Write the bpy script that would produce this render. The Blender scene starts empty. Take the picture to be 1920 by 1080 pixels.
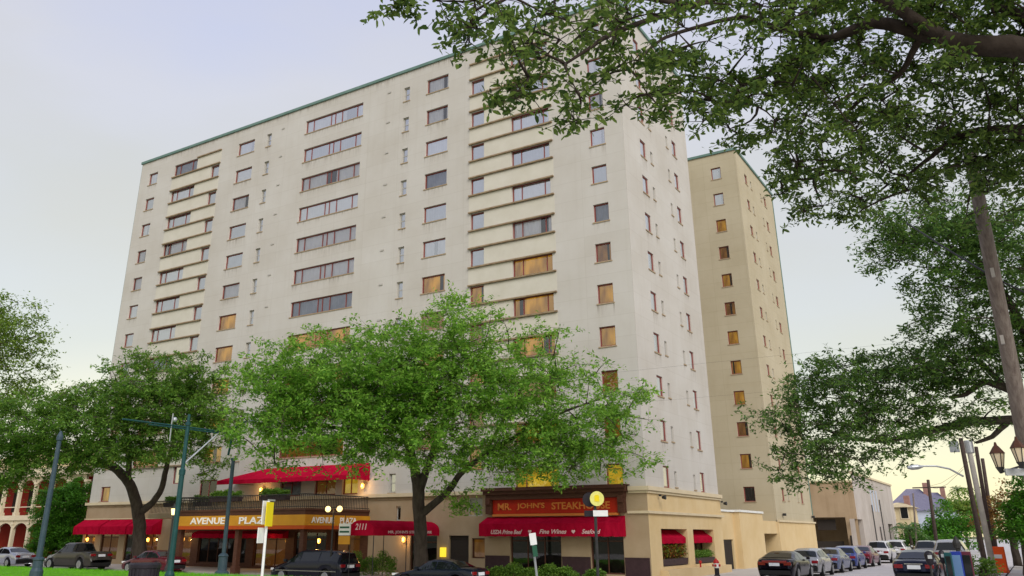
import bpy, math, random
import numpy as np
from mathutils import Vector, Matrix

S = bpy.context.scene
COL = S.collection
rnd = random.Random(7)

# ------------------------------------------------------------------ camera, sky, sun, exposure
CAM = np.array([18.1622, -45.4942, 2.25])
YAW, PITCH, ROLL, FPX, PX, PY = 0.5629, 0.3537, 0.0008, 1552.31, 910.70, 429.38
_f0 = np.array([-math.sin(YAW), math.cos(YAW), 0.0]); _r = np.array([math.cos(YAW), math.sin(YAW), 0.0])
FW = math.cos(PITCH) * _f0 + math.sin(PITCH) * np.array([0, 0, 1.0])
_u = np.cross(_r, FW)
RT = math.cos(ROLL) * _r + math.sin(ROLL) * _u
UP = -math.sin(ROLL) * _r + math.cos(ROLL) * _u

def ray(x, y):
    return FW + RT * ((x - PX) / FPX) + UP * ((PY - y) / FPX)
def at(x, y, d):                      # surveyed point: sight line and distance -> world
    return CAM + ray(x, y) * d
def on(x, y, axis, val):              # sight line meets a plane x/y/z = val
    v = ray(x, y); return CAM + v * ((val - CAM[axis]) / v[axis])

cd = bpy.data.cameras.new('camera'); cam = bpy.data.objects.new('camera', cd); COL.objects.link(cam)
cd.sensor_width = 36; cd.lens = FPX / 1920 * 36
cd.shift_x = (960 - PX) / 1920; cd.shift_y = (PY - 540) / 1920
cd.clip_start = 0.1; cd.clip_end = 5000
cam.matrix_world = Matrix(((RT[0], UP[0], -FW[0], CAM[0]), (RT[1], UP[1], -FW[1], CAM[1]), (RT[2], UP[2], -FW[2], CAM[2]), (0, 0, 0, 1)))
S.camera = cam

SUN_DIR = Vector((0.64, -0.56, 0.62)).normalized()      # towards the veiled sun, behind the viewer
W = bpy.data.worlds.new('World'); S.world = W; W.use_nodes = True
nt = W.node_tree; nt.nodes.clear()
def N(t, **k):
    n = nt.nodes.new(t)
    for a, b in k.items(): setattr(n, a, b)
    return n
out = N('ShaderNodeOutputWorld'); add = N('ShaderNodeAddShader')
sky = N('ShaderNodeTexSky'); sky.sky_type = 'NISHITA'; sky.sun_disc = False
sky.sun_elevation = math.asin(SUN_DIR.z); sky.sun_rotation = math.atan2(SUN_DIR.x, SUN_DIR.y)
b1 = N('ShaderNodeBackground'); b1.inputs[1].default_value = 0.05
nt.links.new(sky.outputs[0], b1.inputs[0])
# the overcast deck: pale lavender overhead, white below it, faintly yellow at the horizon, soft cloud mottling
tc = N('ShaderNodeTexCoord'); sep = N('ShaderNodeSeparateXYZ'); nt.links.new(tc.outputs['Generated'], sep.inputs[0])
noi = N('ShaderNodeTexNoise'); noi.inputs['Scale'].default_value = 2.2; noi.inputs['Detail'].default_value = 5; noi.inputs['Roughness'].default_value = .45
mp = N('ShaderNodeMapping'); mp.inputs['Scale'].default_value = (1, 1, 2.6)
nt.links.new(tc.outputs['Generated'], mp.inputs[0]); nt.links.new(mp.outputs[0], noi.inputs[0])
wob = N('ShaderNodeMath', operation='MULTIPLY_ADD'); wob.inputs[1].default_value = .56; wob.inputs[2].default_value = -.28
nt.links.new(noi.outputs[0], wob.inputs[0])
ad = N('ShaderNodeMath', operation='ADD'); nt.links.new(sep.outputs[2], ad.inputs[0]); nt.links.new(wob.outputs[0], ad.inputs[1])
ramp = N('ShaderNodeValToRGB'); nt.links.new(ad.outputs[0], ramp.inputs[0])
cr = ramp.color_ramp; cr.elements[0].position = 0.0; cr.elements[0].color = (.80, .67, .34, 1)
cr.elements[1].position = .85; cr.elements[1].color = (.49, .515, .70, 1)
for p, c in ((.09, (.70, .59, .33, 1)), (.19, (.61, .54, .36, 1)), (.32, (.61, .565, .455, 1)), (.48, (.645, .612, .60, 1)), (.66, (.555, .565, .71, 1))):
    e = cr.elements.new(p); e.color = c
b2 = N('ShaderNodeBackground'); b2.inputs[1].default_value = 0.66
nt.links.new(ramp.outputs[0], b2.inputs[0])
nt.links.new(b1.outputs[0], add.inputs[0]); nt.links.new(b2.outputs[0], add.inputs[1]); nt.links.new(add.outputs[0], out.inputs[0])

sl = bpy.data.lights.new('sun', 'SUN'); sun = bpy.data.objects.new('sun', sl); COL.objects.link(sun)
sl.energy = 1.75; sl.angle = math.radians(35); sl.color = (1, .965, .92)
sun.rotation_euler = (-SUN_DIR).to_track_quat('-Z', 'Y').to_euler()
S.view_settings.view_transform = 'Standard'; S.view_settings.look = 'None'
S.view_settings.exposure = 0.46; S.view_settings.gamma = 1; S.view_settings.use_curve_mapping = False
S.render.engine = 'CYCLES'
S.cycles.max_bounces = 6; S.cycles.diffuse_bounces = 3; S.cycles.glossy_bounces = 3; S.cycles.transmission_bounces = 4; S.cycles.transparent_max_bounces = 12
S.cycles.use_denoising = True
S.cycles.sample_clamp_indirect = 4

# ------------------------------------------------------------------ materials
MATS = {}
def mat(name, col, rough=.8, metal=0, col2=None, scale=3.0, bump=0, bscale=30., emit=None, es=0, streak=0, spec=.22, stretch=(1, 1, 1), coat=0, joint=0, glow=0, det=6):
    if name in MATS: return MATS[name]
    m = bpy.data.materials.new(name); m.use_nodes = True; t = m.node_tree; p = t.nodes['Principled BSDF']
    p.inputs['Base Color'].default_value = (*col, 1); p.inputs['Roughness'].default_value = rough; p.inputs['Metallic'].default_value = metal
    p.inputs['Specular IOR Level'].default_value = spec; p.inputs['Coat Weight'].default_value = coat
    if emit: p.inputs['Emission Color'].default_value = (*emit, 1); p.inputs['Emission Strength'].default_value = es
    L = t.links.new
    if col2 or bump or streak:
        co = t.nodes.new('ShaderNodeTexCoord'); mp = t.nodes.new('ShaderNodeMapping'); mp.inputs['Scale'].default_value = stretch
        L(co.outputs['Object'], mp.inputs[0])
    if col2:
        n = t.nodes.new('ShaderNodeTexNoise'); n.inputs['Scale'].default_value = scale; n.inputs['Detail'].default_value = det; n.inputs['Roughness'].default_value = .62
        L(mp.outputs[0], n.inputs[0])
        r = t.nodes.new('ShaderNodeValToRGB'); r.color_ramp.elements[0].position = .33; r.color_ramp.elements[1].position = .68
        r.color_ramp.elements[0].color = (*col, 1); r.color_ramp.elements[1].color = (*col2, 1); L(n.outputs[0], r.inputs[0])
        src = r.outputs[0]
        if streak:
            m2 = t.nodes.new('ShaderNodeMapping'); m2.inputs['Scale'].default_value = (1.1, 1.1, .05); L(co.outputs['Object'], m2.inputs[0])
            n2 = t.nodes.new('ShaderNodeTexNoise'); n2.inputs['Scale'].default_value = 2.2; n2.inputs['Detail'].default_value = 5; L(m2.outputs[0], n2.inputs[0])
            r2 = t.nodes.new('ShaderNodeValToRGB'); r2.color_ramp.elements[0].position = .52; r2.color_ramp.elements[1].position = .74
            r2.color_ramp.elements[0].color = (1, 1, 1, 1); r2.color_ramp.elements[1].color = (1 - streak, 1 - 1.15 * streak, 1 - 1.4 * streak, 1); L(n2.outputs[0], r2.inputs[0])
            mx = t.nodes.new('ShaderNodeMix'); mx.data_type = 'RGBA'; mx.blend_type = 'MULTIPLY'; mx.inputs[0].default_value = 1
            L(src, mx.inputs[6]); L(r2.outputs[0], mx.inputs[7]); src = mx.outputs[2]
        if joint:
            sx = t.nodes.new('ShaderNodeSeparateXYZ'); L(co.outputs['Object'], sx.inputs[0]); aa = t.nodes.new('ShaderNodeMath'); L(sx.outputs[0], aa.inputs[0]); L(sx.outputs[1], aa.inputs[1])
            cx = t.nodes.new('ShaderNodeCombineXYZ'); L(aa.outputs[0], cx.inputs[0]); L(sx.outputs[2], cx.inputs[1])
            br = t.nodes.new('ShaderNodeTexBrick'); br.offset = 0; L(cx.outputs[0], br.inputs['Vector']); br.inputs['Scale'].default_value = 1
            br.inputs['Brick Width'].default_value = 3.1; br.inputs['Row Height'].default_value = 1.339; br.inputs['Mortar Size'].default_value = .022; br.inputs['Mortar Smooth'].default_value = .6
            br.inputs['Color1'].default_value = (1, 1, 1, 1); br.inputs['Color2'].default_value = (.965, .96, .95, 1); br.inputs['Mortar'].default_value = (1 - 2 * joint, 1 - 2.2 * joint, 1 - 2.6 * joint, 1)
            m3 = t.nodes.new('ShaderNodeMix'); m3.data_type = 'RGBA'; m3.blend_type = 'MULTIPLY'; m3.inputs[0].default_value = 1; L(src, m3.inputs[6]); L(br.outputs[0], m3.inputs[7]); src = m3.outputs[2]
        L(src, p.inputs['Base Color'])
        if glow: L(src, p.inputs['Emission Color'])
    if bump:
        n3 = t.nodes.new('ShaderNodeTexNoise'); n3.inputs['Scale'].default_value = bscale; n3.inputs['Detail'].default_value = 4; L(mp.outputs[0], n3.inputs[0])
        bp = t.nodes.new('ShaderNodeBump'); bp.inputs['Strength'].default_value = bump; bp.inputs['Distance'].default_value = .03
        L(n3.outputs[0], bp.inputs['Height']); L(bp.outputs[0], p.inputs['Normal'])
    MATS[name] = m; return m

def leaf_mat(name, a, b, trans=.35):
    m = bpy.data.materials.new(name); m.use_nodes = True; t = m.node_tree; t.nodes.clear(); L = t.links.new
    o = t.nodes.new('ShaderNodeOutputMaterial'); g = t.nodes.new('ShaderNodeNewGeometry'); r = t.nodes.new('ShaderNodeValToRGB')
    r.color_ramp.elements[0].color = (*a, 1); r.color_ramp.elements[1].color = (*b, 1)
    L(g.outputs['Random Per Island'], r.inputs[0])
    d = t.nodes.new('ShaderNodeBsdfPrincipled'); d.inputs['Roughness'].default_value = .55; d.inputs['Specular IOR Level'].default_value = .35
    tr = t.nodes.new('ShaderNodeBsdfTranslucent'); mx = t.nodes.new('ShaderNodeMixShader'); mx.inputs[0].default_value = trans
    hs = t.nodes.new('ShaderNodeHueSaturation'); hs.inputs['Hue'].default_value = .485; hs.inputs['Value'].default_value = 1.25; L(r.outputs[0], hs.inputs['Color'])
    L(r.outputs[0], d.inputs['Base Color']); L(hs.outputs[0], tr.inputs[0]); L(d.outputs[0], mx.inputs[1]); L(tr.outputs[0], mx.inputs[2]); L(mx.outputs[0], o.inputs[0])
    return m

def glass_mat(name, tint, fac, rough=.02):
    m = bpy.data.materials.new(name); m.use_nodes = True; t = m.node_tree; t.nodes.clear(); L = t.links.new
    o = t.nodes.new('ShaderNodeOutputMaterial'); tr = t.nodes.new('ShaderNodeBsdfTransparent'); tr.inputs[0].default_value = (*tint, 1)
    gl = t.nodes.new('ShaderNodeBsdfGlossy'); gl.inputs['Roughness'].default_value = rough; gl.inputs[0].default_value = (.95, .97, 1, 1)
    fr = t.nodes.new('ShaderNodeFresnel'); fr.inputs[0].default_value = 1.5
    ma = t.nodes.new('ShaderNodeMath'); ma.operation = 'ADD'; ma.inputs[1].default_value = fac; ma.use_clamp = True; L(fr.outputs[0], ma.inputs[0])
    mx = t.nodes.new('ShaderNodeMixShader'); L(ma.outputs[0], mx.inputs[0]); L(tr.outputs[0], mx.inputs[1]); L(gl.outputs[0], mx.inputs[2]); L(mx.outputs[0], o.inputs[0])
    return m

M = dict(
    stucco=mat('cream_stucco', (.485, .452, .402), .9, col2=(.55, .525, .485), scale=.22, streak=.035, joint=.05, bump=.15, bscale=14),
    wingst=mat('yellow_cream_stucco', (.43, .37, .25), .9, col2=(.49, .43, .305), scale=.25, streak=.04, joint=.06, bump=.15, bscale=14),
    tan=mat('tan_stucco', (.60, .44, .225), .88, col2=(.66, .51, .29), scale=.5, streak=.05, bump=.2, bscale=12),
    pink=mat('pinkish_stucco', (.34, .25, .15), .88, col2=(.40, .305, .20), scale=.6, bump=.2, bscale=12),
    ledge=mat('brown_ledge_paint', (.21, .145, .085), .8, col2=(.33, .25, .155), scale=2.5),
    cornice=mat('tan_cornice', (.58, .48, .31), .8, col2=(.64, .54, .37), scale=1.2, bump=.1),
    copper=mat('green_copper', (.11, .185, .155), .8, col2=(.15, .235, .205), scale=1.5),
    frame=mat('maroon_window_frame', (.24, .065, .055), .55),
    greyframe=mat('grey_window_frame', (.42, .40, .36), .6),
    sill=mat('tan_sill', (.40, .31, .20), .8, col2=(.33, .24, .15), scale=4),
    curt=mat('white_curtain', (.80, .80, .85), .9, col2=(.88, .88, .92), scale=2),
    blue=mat('blue_blind', (.30, .33, .43), .8, col2=(.42, .45, .55), scale=1.5),
    gold=mat('glowing_gold_curtain', (.26, .12, .012), .9, col2=(.60, .33, .03), scale=1.0, emit=(1., .44, .02), es=.34, stretch=(1.7, 1.7, .55), glow=1, det=1.5),  # glow put into the cloth itself, no lamp behind it
    dim=mat('glowing_brown_drape', (.15, .06, .012), .9, col2=(.32, .15, .025), scale=1.3, emit=(1., .42, .04), es=.3, stretch=(1.5, 1.5, .6), glow=1, det=1.5),  # same added glow in a darker cloth
    lit=mat('lit_interior', (.46, .30, .02), .9, col2=(.72, .52, .05), scale=1.3, emit=(1., .74, .04), es=.42, glow=1),
    dark=mat('dark_interior', (.02, .016, .014), .9, col2=(.035, .025, .02), scale=2),
    amber=mat('amber_interior', (.25, .10, .03), .9, emit=(1., .4, .08), es=.05, col2=(.12, .05, .02), scale=1.5),
    red=mat('red_canvas', (.33, .003, .022), 1, col2=(.43, .007, .034), scale=2.2, bump=.6, bscale=4, stretch=(1, 1, .4), spec=.02),
    redpaint=mat('red_sign_paint', (.46, .020, .004), .5, col2=(.38, .015, .004), scale=1.5),
    goldsign=mat('gold_sign_paint', (.62, .30, .02), .5, col2=(.50, .22, .018), scale=.6),
    orange=mat('burnt_orange_trim', (.45, .07, .01), .6),
    goldleaf=mat('gold_lettering', (.62, .20, .04), .5),
    white=mat('white_lettering', (.85, .82, .76), .5),
    pinklet=mat('pale_pink_lettering', (.75, .50, .50), .7),
    brownwood=mat('dark_brown_wood', (.070, .026, .016), .6, col2=(.10, .042, .024), scale=3, stretch=(1, 1, 4)),
    maroonbase=mat('dark_maroon_tile', (.035, .018, .022), .4, col2=(.05, .026, .03), scale=5),
    iron=mat('black_iron', (.022, .022, .024), .5, col2=(.04, .038, .036), scale=8),
    green_iron=mat('green_painted_iron', (.011, .05, .052), .5, col2=(.017, .068, .07), scale=4),
    slate=mat('slate_painted_iron', (.03, .055, .075), .5, col2=(.05, .075, .095), scale=4),
    galv=mat('galvanised_steel', (.38, .40, .42), .45, metal=.6, col2=(.46, .47, .48), scale=9),
    globe=mat('lamp_globe', (.9, .8, .5), .5, emit=(1., .70, .25), es=1.6),
    bulb=mat('amber_bulb', (.9, .6, .2), .5, emit=(1., .42, .06), es=2.2),
    yellow=mat('yellow_sign', (.80, .62, .01), .5, col2=(.74, .58, .01), scale=4),
    paleyel=mat('pale_yellow_disc', (.80, .76, .22), .5, col2=(.62, .60, .16), scale=5),
    signwhite=mat('white_sign', (.78, .78, .74), .5, col2=(.68, .68, .65), scale=4),
    signgreen=mat('dark_green_sign', (.02, .09, .05), .5),
    asphalt=mat('worn_road_concrete', (.46, .43, .415), .92, col2=(.54, .51, .49), scale=.8, bump=.3, bscale=60),
    concrete=mat('pale_concrete', (.46, .42, .365), .92, col2=(.54, .50, .44), scale=1.1, bump=.2, bscale=25),
    kerb=mat('kerb_concrete', (.30, .28, .25), .92, col2=(.38, .36, .32), scale=2),
    lawn=mat('lawn_green', (.075, .24, .008), .95, col2=(.14, .42, .008), scale=.9, bump=.6, bscale=40),
    soil=mat('ground_earth', (.10, .11, .06), .95, col2=(.14, .13, .08), scale=.3),
    bark=mat('oak_bark', (.045, .034, .027), .95, col2=(.085, .068, .055), scale=5, bump=.9, bscale=12, stretch=(1, 1, .35)),
    wood=mat('weathered_pole_wood', (.13, .10, .085), .9, col2=(.24, .20, .17), scale=6, bump=.5, bscale=20, stretch=(3, 3, .25)),
    darkwood=mat('dark_pole_wood', (.05, .035, .03), .9, col2=(.09, .065, .055), scale=6, stretch=(3, 3, .25)),
    conpole=mat('concrete_pole', (.36, .33, .30), .9, col2=(.44, .41, .37), scale=4),
    cwall=mat('weathered_concrete_wall', (.42, .37, .33), .92, col2=(.49, .44, .40), scale=.5, streak=.28, bump=.2, bscale=10),
    orangewall=mat('warm_tan_wall', (.36, .26, .16), .9, col2=(.42, .31, .20), scale=.6, streak=.15),
    housey=mat('ochre_house_paint', (.60, .46, .22), .85, col2=(.66, .52, .27), scale=.8),
    housetrim=mat('buff_trim', (.62, .52, .36), .8, col2=(.68, .58, .42), scale=2),
    housered=mat('red_porch_wall', (.22, .014, .008), .8, col2=(.28, .02, .01), scale=1.5),
    bluehouse=mat('pale_blue_siding', (.42, .47, .56), .8, col2=(.48, .52, .60), scale=2),
    slateroof=mat('purple_slate_roof', (.15, .14, .20), .8, col2=(.20, .19, .25), scale=4),
    yelhouse=mat('cream_yellow_house', (.52, .42, .24), .85, col2=(.58, .48, .30), scale=1),
    brick=mat('red_brown_brick', (.24, .13, .11), .9, col2=(.32, .18, .15), scale=2.2),
    bin=mat('black_bin_plastic', (.016, .014, .017), .45, col2=(.024, .02, .026), scale=5),
    hyd=mat('hydrant_white', (.75, .73, .70), .5), hydred=mat('hydrant_red', (.42, .02, .02), .5),
    barrier=mat('orange_plastic', (.85, .10, .01), .55, col2=(.78, .085, .01), scale=4),
    tyre=mat('tyre_rubber', (.012, .012, .013), .8), rim=mat('wheel_alloy', (.42, .43, .45), .3, metal=.8),
    tail=mat('tail_lamp_red', (.22, .006, .010), .12, coat=1), head=mat('head_lamp', (.75, .75, .75), .1), plate=mat('licence_plate', (.72, .74, .80), .5),
    trim=mat('black_car_trim', (.015, .015, .016), .5), chrome=mat('chrome', (.65, .66, .68), .15, metal=1),
    boxteal=mat('teal_box_paint', (.008, .06, .065), .4), boxblue=mat('blue_box_paint', (.015, .035, .25), .4), boxmaroon=mat('maroon_box_paint', (.10, .02, .035), .4), boxlight=mat('light_blue_panel', (.11, .20, .36), .4),
    lampglass=mat('frosted_lantern_glass', (.75, .62, .42), .35),
    garage=mat('garage_dark_door', (.035, .028, .024), .7),
    yelpaint=mat('yellow_safety_paint', (.70, .46, .02), .7),
)
M['pane'] = glass_mat('window_glass', (.97, .97, .99), .46, .03)
M['clearpane'] = glass_mat('clearer_window_glass', (.95, .95, .97), .10, .03)
M['warmglass'] = glass_mat('clear_window_glass', (.96, .95, .90), .09)
M['shopglass'] = glass_mat('shop_glass', (.75, .75, .75), .03)
M['carglass'] = mat('car_glass', (.008, .010, .011), .04, spec=.5)
M['leaf_mid'] = leaf_mat('oak_leaf_bright', (.08, .235, .02), (.30, .53, .075), .54)
M['leaf_left'] = leaf_mat('oak_leaf_deep', (.055, .16, .02), (.21, .37, .05), .5)
M['leaf_far'] = leaf_mat('leaf_yellow_green', (.08, .17, .018), (.26, .38, .06), .5)
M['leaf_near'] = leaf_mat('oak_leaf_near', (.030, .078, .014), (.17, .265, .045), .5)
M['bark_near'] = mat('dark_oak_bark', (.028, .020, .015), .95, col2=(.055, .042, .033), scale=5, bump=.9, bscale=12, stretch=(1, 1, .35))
M['leaf_right'] = leaf_mat('oak_leaf_right', (.036, .10, .022), (.15, .27, .045), .45)
M['leaf_shrub'] = leaf_mat('shrub_leaf', (.03, .12, .008), (.10, .29, .02), .4)
M['leaf_hedge'] = leaf_mat('hedge_leaf', (.04, .11, .01), (.15, .27, .03), .3)
M['leaf_palm'] = leaf_mat('palm_leaf', (.03, .10, .02), (.13, .24, .05), .35)
M['leaf_rust'] = leaf_mat('rusty_leaf', (.14, .07, .015), (.30, .17, .03), .4)
M['flower'] = leaf_mat('red_croton_leaf', (.30, .03, .01), (.45, .28, .02), .3)
_e = M['flower'].node_tree.nodes['Color Ramp'].color_ramp
for _p, _c in ((.35, (.10, .02, .01, 1)), (.5, (.05, .14, .01, 1)), (.7, (.10, .20, .02, 1))): _e.elements.new(_p).color = _c
M['blade'] = leaf_mat('grass_blade', (.10, .36, .004), (.18, .52, .008), .3)

# ------------------------------------------------------------------ builders
class MB:
    def __init__(s): s.v = []; s.f = []; s.m = []; s.k = 0
    def mat(s, k): s.k = k; return s
    def face(s, pts):
        n = len(s.v); s.v += [tuple(map(float, p)) for p in pts]; s.f.append(tuple(range(n, n + len(pts)))); s.m.append(s.k); return s
    def mesh(s, vs, fs):
        n = len(s.v); s.v += [tuple(map(float, p)) for p in vs]; s.f += [tuple(i + n for i in f) for f in fs]; s.m += [s.k] * len(fs); return s
    def box(s, a, b, taper=1):
        x0, y0, z0 = a; x1, y1, z1 = b; cx, cy = (x0 + x1) / 2, (y0 + y1) / 2
        t = lambda x, y: (cx + (x - cx) * taper, cy + (y - cy) * taper)
        vs = [(x0, y0, z0), (x1, y0, z0), (x1, y1, z0), (x0, y1, z0)] + [(*t(x, y), z1) for x, y in ((x0, y0), (x1, y0), (x1, y1), (x0, y1))]
        return s.mesh(vs, [(3, 2, 1, 0), (4, 5, 6, 7), (0, 1, 5, 4), (1, 2, 6, 5), (2, 3, 7, 6), (3, 0, 4, 7)])
    def lathe(s, prof, c=(0, 0, 0), n=16, axis='z'):
        vs = []; fs = []
        for r, z in prof:
            for i in range(n):
                a = 2 * math.pi * i / n; p = (r * math.cos(a), r * math.sin(a), z)
                if axis == 'y': p = (p[0], p[2], p[1])
                if axis == 'x': p = (p[2], p[0], p[1])
                vs.append((p[0] + c[0], p[1] + c[1], p[2] + c[2]))
        for k in range(len(prof) - 1):
            for i in range(n):
                j = (i + 1) % n; fs.append((k * n + i, k * n + j, (k + 1) * n + j, (k + 1) * n + i))
        fs.append(tuple(range(n))[::-1]); fs.append(tuple(range((len(prof) - 1) * n, len(prof) * n)))
        return s.mesh(vs, fs)
    def tube(s, pts, rad, n=8):
        P = np.asarray(pts, float); k = len(P); R_ = np.full(k, rad) if np.isscalar(rad) else np.asarray(rad, float)
        T = np.gradient(P, axis=0); T /= np.linalg.norm(T, axis=1)[:, None] + 1e-9
        ref = np.array([0, 0, 1.0]) if abs(T[0][2]) < .9 else np.array([1.0, 0, 0])
        vs = []
        a0 = np.cross(T[0], ref); a0 /= np.linalg.norm(a0)
        for i in range(k):
            a0 = a0 - T[i] * (a0 @ T[i]); a0 /= np.linalg.norm(a0) + 1e-9; b0 = np.cross(T[i], a0)
            for j in range(n):
                w = 2 * math.pi * j / n; vs.append(P[i] + R_[i] * (math.cos(w) * a0 + math.sin(w) * b0))
        fs = [(i * n + j, i * n + (j + 1) % n, (i + 1) * n + (j + 1) % n, (i + 1) * n + j) for i in range(k - 1) for j in range(n)]
        fs.append(tuple(range(n))[::-1]); fs.append(tuple(range((k - 1) * n, k * n)))
        return s.mesh(vs, fs)
    def data(s, name, mats, smooth=False):
        me = bpy.data.meshes.new(name); me.from_pydata(s.v, [], s.f)
        for m in (mats if isinstance(mats, (list, tuple)) else [mats]): me.materials.append(m)
        me.polygons.foreach_set('material_index', s.m)
        if smooth:
            me.polygons.foreach_set('use_smooth', [True] * len(s.f))
        me.update(); return me
    def build(s, name, mats, parent=None, smooth=False, loc=None, rz=0, bevel=0):
        return obj(name, s.data(name, mats, smooth), parent, loc, rz, bevel)

def obj(name, me, parent=None, loc=None, rz=0, bevel=0):
    o = bpy.data.objects.new(name, me); COL.objects.link(o)
    if parent: o.parent = parent
    if loc is not None: o.location = loc
    if rz: o.rotation_euler = (0, 0, rz)
    if bevel:
        b = o.modifiers.new('bevel', 'BEVEL'); b.width = bevel; b.segments = 2; b.limit_method = 'ANGLE'
    return o
def tag(o, label=None, cat=None, group=None, kind=None):
    for k, v in (('label', label), ('category', cat), ('group', group), ('kind', kind)):
        if v: o[k] = v
    return o
def thing(name, label, cat, loc=(0, 0, 0), rz=0, group=None):
    o = bpy.data.objects.new(name, None); COL.objects.link(o); o.location = loc; o.rotation_euler = (0, 0, rz); o.empty_display_size = .2
    return tag(o, label, cat, group)
def text_obj(name, body, height, width, loc, rot, m, parent, ext=.02, shear=0):
    cu = bpy.data.curves.new(name, 'FONT'); cu.body = body; cu.size = 1; cu.extrude = .02; cu.shear = shear; cu.offset = .02
    cu.align_x = 'CENTER'; cu.align_y = 'CENTER'; cu.resolution_u = 3
    t = bpy.data.objects.new(name, cu); COL.objects.link(t); bpy.context.view_layer.update()
    me = bpy.data.meshes.new_from_object(t.evaluated_get(bpy.context.evaluated_depsgraph_get()))
    bpy.data.objects.remove(t); bpy.data.curves.remove(cu)
    co = np.empty(len(me.vertices) * 3); me.vertices.foreach_get('co', co); co = co.reshape(-1, 3)
    lo, hi = co.min(0), co.max(0); c = (lo + hi) / 2
    co = (co - c) * np.array([width / (hi[0] - lo[0]), height / (hi[1] - lo[1]), ext / max(hi[2] - lo[2], 1e-6)])
    me.vertices.foreach_set('co', co.ravel()); me.materials.clear(); me.materials.append(m); me.update()
    o = obj(name, me, parent, loc); o.rotation_euler = rot; return o
def lamp(name, loc, power, parent, r=.08, col=(1, .55, .18)):
    l = bpy.data.lights.new(name, 'POINT'); l.energy = power; l.color = col; l.shadow_soft_size = r
    o = bpy.data.objects.new(name, l); COL.objects.link(o); o.location = loc; o.parent = parent; return o
def sheet(name, x0, x1, y0, y1, z, m, kind='structure'):
    if not hasattr(z, '__len__'): z = (z,) * 4
    o = MB().face([(x0, y0, z[0]), (x1, y0, z[1]), (x1, y1, z[2]), (x0, y1, z[3])]).build(name, m); return tag(o, kind=kind)

# ------------------------------------------------------------------ ground, roads, pavements
sheet('ground', -1500, 1500, -1500, 1500, -.50, M['soil'])
AZ = -.25
sheet('avenue_road', -400, 400, -37, -5, AZ, M['asphalt'])
def paved(name, pts, z, m, kz=.2, km=None):              # slab with a kerb face all round
    b = MB(); n = len(pts); zz = z if hasattr(z, '__len__') else [z] * n
    b.face([(p[0], p[1], q) for p, q in zip(pts, zz)])
    b.mat(1)
    for i in range(n):
        p, q = pts[i], pts[(i + 1) % n]; a, c = zz[i], zz[(i + 1) % n]
        b.face([(p[0], p[1], a - kz), (q[0], q[1], c - kz), (q[0], q[1], c), (p[0], p[1], a)])
    return tag(b.build(name, [m, km or M['kerb']]), kind='structure')
# side street runs up a touch from the avenue gutter
b = MB()
for y0, y1, z0, z1 in ((-5, 2, AZ, .0), (2, 60, .0, .1), (60, 420, .1, .4)):
    b.face([(4.6, y0, z0), (16, y0, z0), (16, y1, z1), (4.6, y1, z1)])
tag(b.build('side_street', M['asphalt']), kind='structure')
paved('pavement', [(-400, -5), (0, -5), (3.4, -4.2), (4.6, -2), (4.6, 2), (4.6, 60), (4.6, 420), (-60, 420), (-60, 0.5), (-400, .5)], [-.1, -.1, -.1, -.08, .1, .2, .5, .5, .02, .02], M['concrete'], .3)
paved('pavement', [(16, 420), (16, 60), (16, 2), (16, -2), (17.2, -4.2), (20, -5), (400, -5), (400, 420)], [.5, .2, .12, .0, -.05, -.08, -.08, .5], M['concrete'], .3)
paved('pavement', [(-400, -60), (400, -60), (400, -37), (-400, -37)], -.1, M['concrete'], .3)
# neutral ground: mown grass with a low crown and a kerb
def median(x0, x1, name):
    b = MB(); prof = [(-25.0, .10), (-24.4, .22), (-21, .30), (-16, .32), (-13.9, .29), (-13.4, .20)]
    for (ya, za), (yb, zb) in zip(prof, prof[1:]): b.face([(x0, ya, za), (x1, ya, za), (x1, yb, zb), (x0, yb, zb)])
    b.mat(1)
    for y, z, dy in ((-25, .10, -.15), (-13.4, .20, .15)):
        b.box((x0, min(y, y + dy), AZ - .1), (x1, max(y, y + dy), z - .02))
    for x in (x0, x1): b.box((x - .1, -25.1, AZ - .1), (x + .1, -13.3, .16))
    return tag(b.build(name, [M['lawn'], M['kerb']], smooth=False), kind='structure')
median(-300, 3, 'lawn'); median(19, 300, 'lawn')
r = np.random.default_rng(3)
def fast_mesh(name, V, F, m, smooth=False):              # V (n,3), F list of equal-length faces (k,q)
    me = bpy.data.meshes.new(name); me.vertices.add(len(V)); me.vertices.foreach_set('co', V.astype(np.float32).ravel())
    k, q = F.shape; me.loops.add(k * q); me.loops.foreach_set('vertex_index', F.astype(np.int32).ravel())
    me.polygons.add(k); me.polygons.foreach_set('loop_start', np.arange(0, k * q, q, dtype=np.int32)); me.polygons.foreach_set('loop_total', np.full(k, q, dtype=np.int32))
    me.materials.append(m); me.update(calc_edges=True)
    if smooth: me.polygons.foreach_set('use_smooth', np.ones(k, dtype=bool))
    return me
n = 36000
gx = r.uniform(-60, 3, n); gy = -13.5 - r.random(n) ** 1.6 * 9
h = r.uniform(.04, .13, n); a = r.uniform(0, 6.28, n); w = r.uniform(.006, .016, n)
B = np.stack([gx, gy, np.full(n, .24)], 1); dx = np.stack([np.cos(a) * w, np.sin(a) * w, 0 * a], 1); tip = np.stack([r.normal(0, .03, n), r.normal(0, .03, n), h + .06], 1)
V = np.stack([B - dx, B + dx, B + tip], 1).reshape(-1, 3)
tag(obj('grass', fast_mesh('grass', V, np.arange(3 * n).reshape(-1, 3), M['blade'])), 'bright green mown grass on the neutral ground', 'grass', kind='stuff')

# ------------------------------------------------------------------ hotel
hotel = thing('hotel_building', 'tall cream twelve storey hotel tower with red awnings on the street corner', 'building')
ZR, DZ, Z0 = 36.91, 2.678, 34.92
LF, SD, WY, WE = 51.06, 13.0, 28.06, 41.7
def row(k): return Z0 - DZ * k

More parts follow.
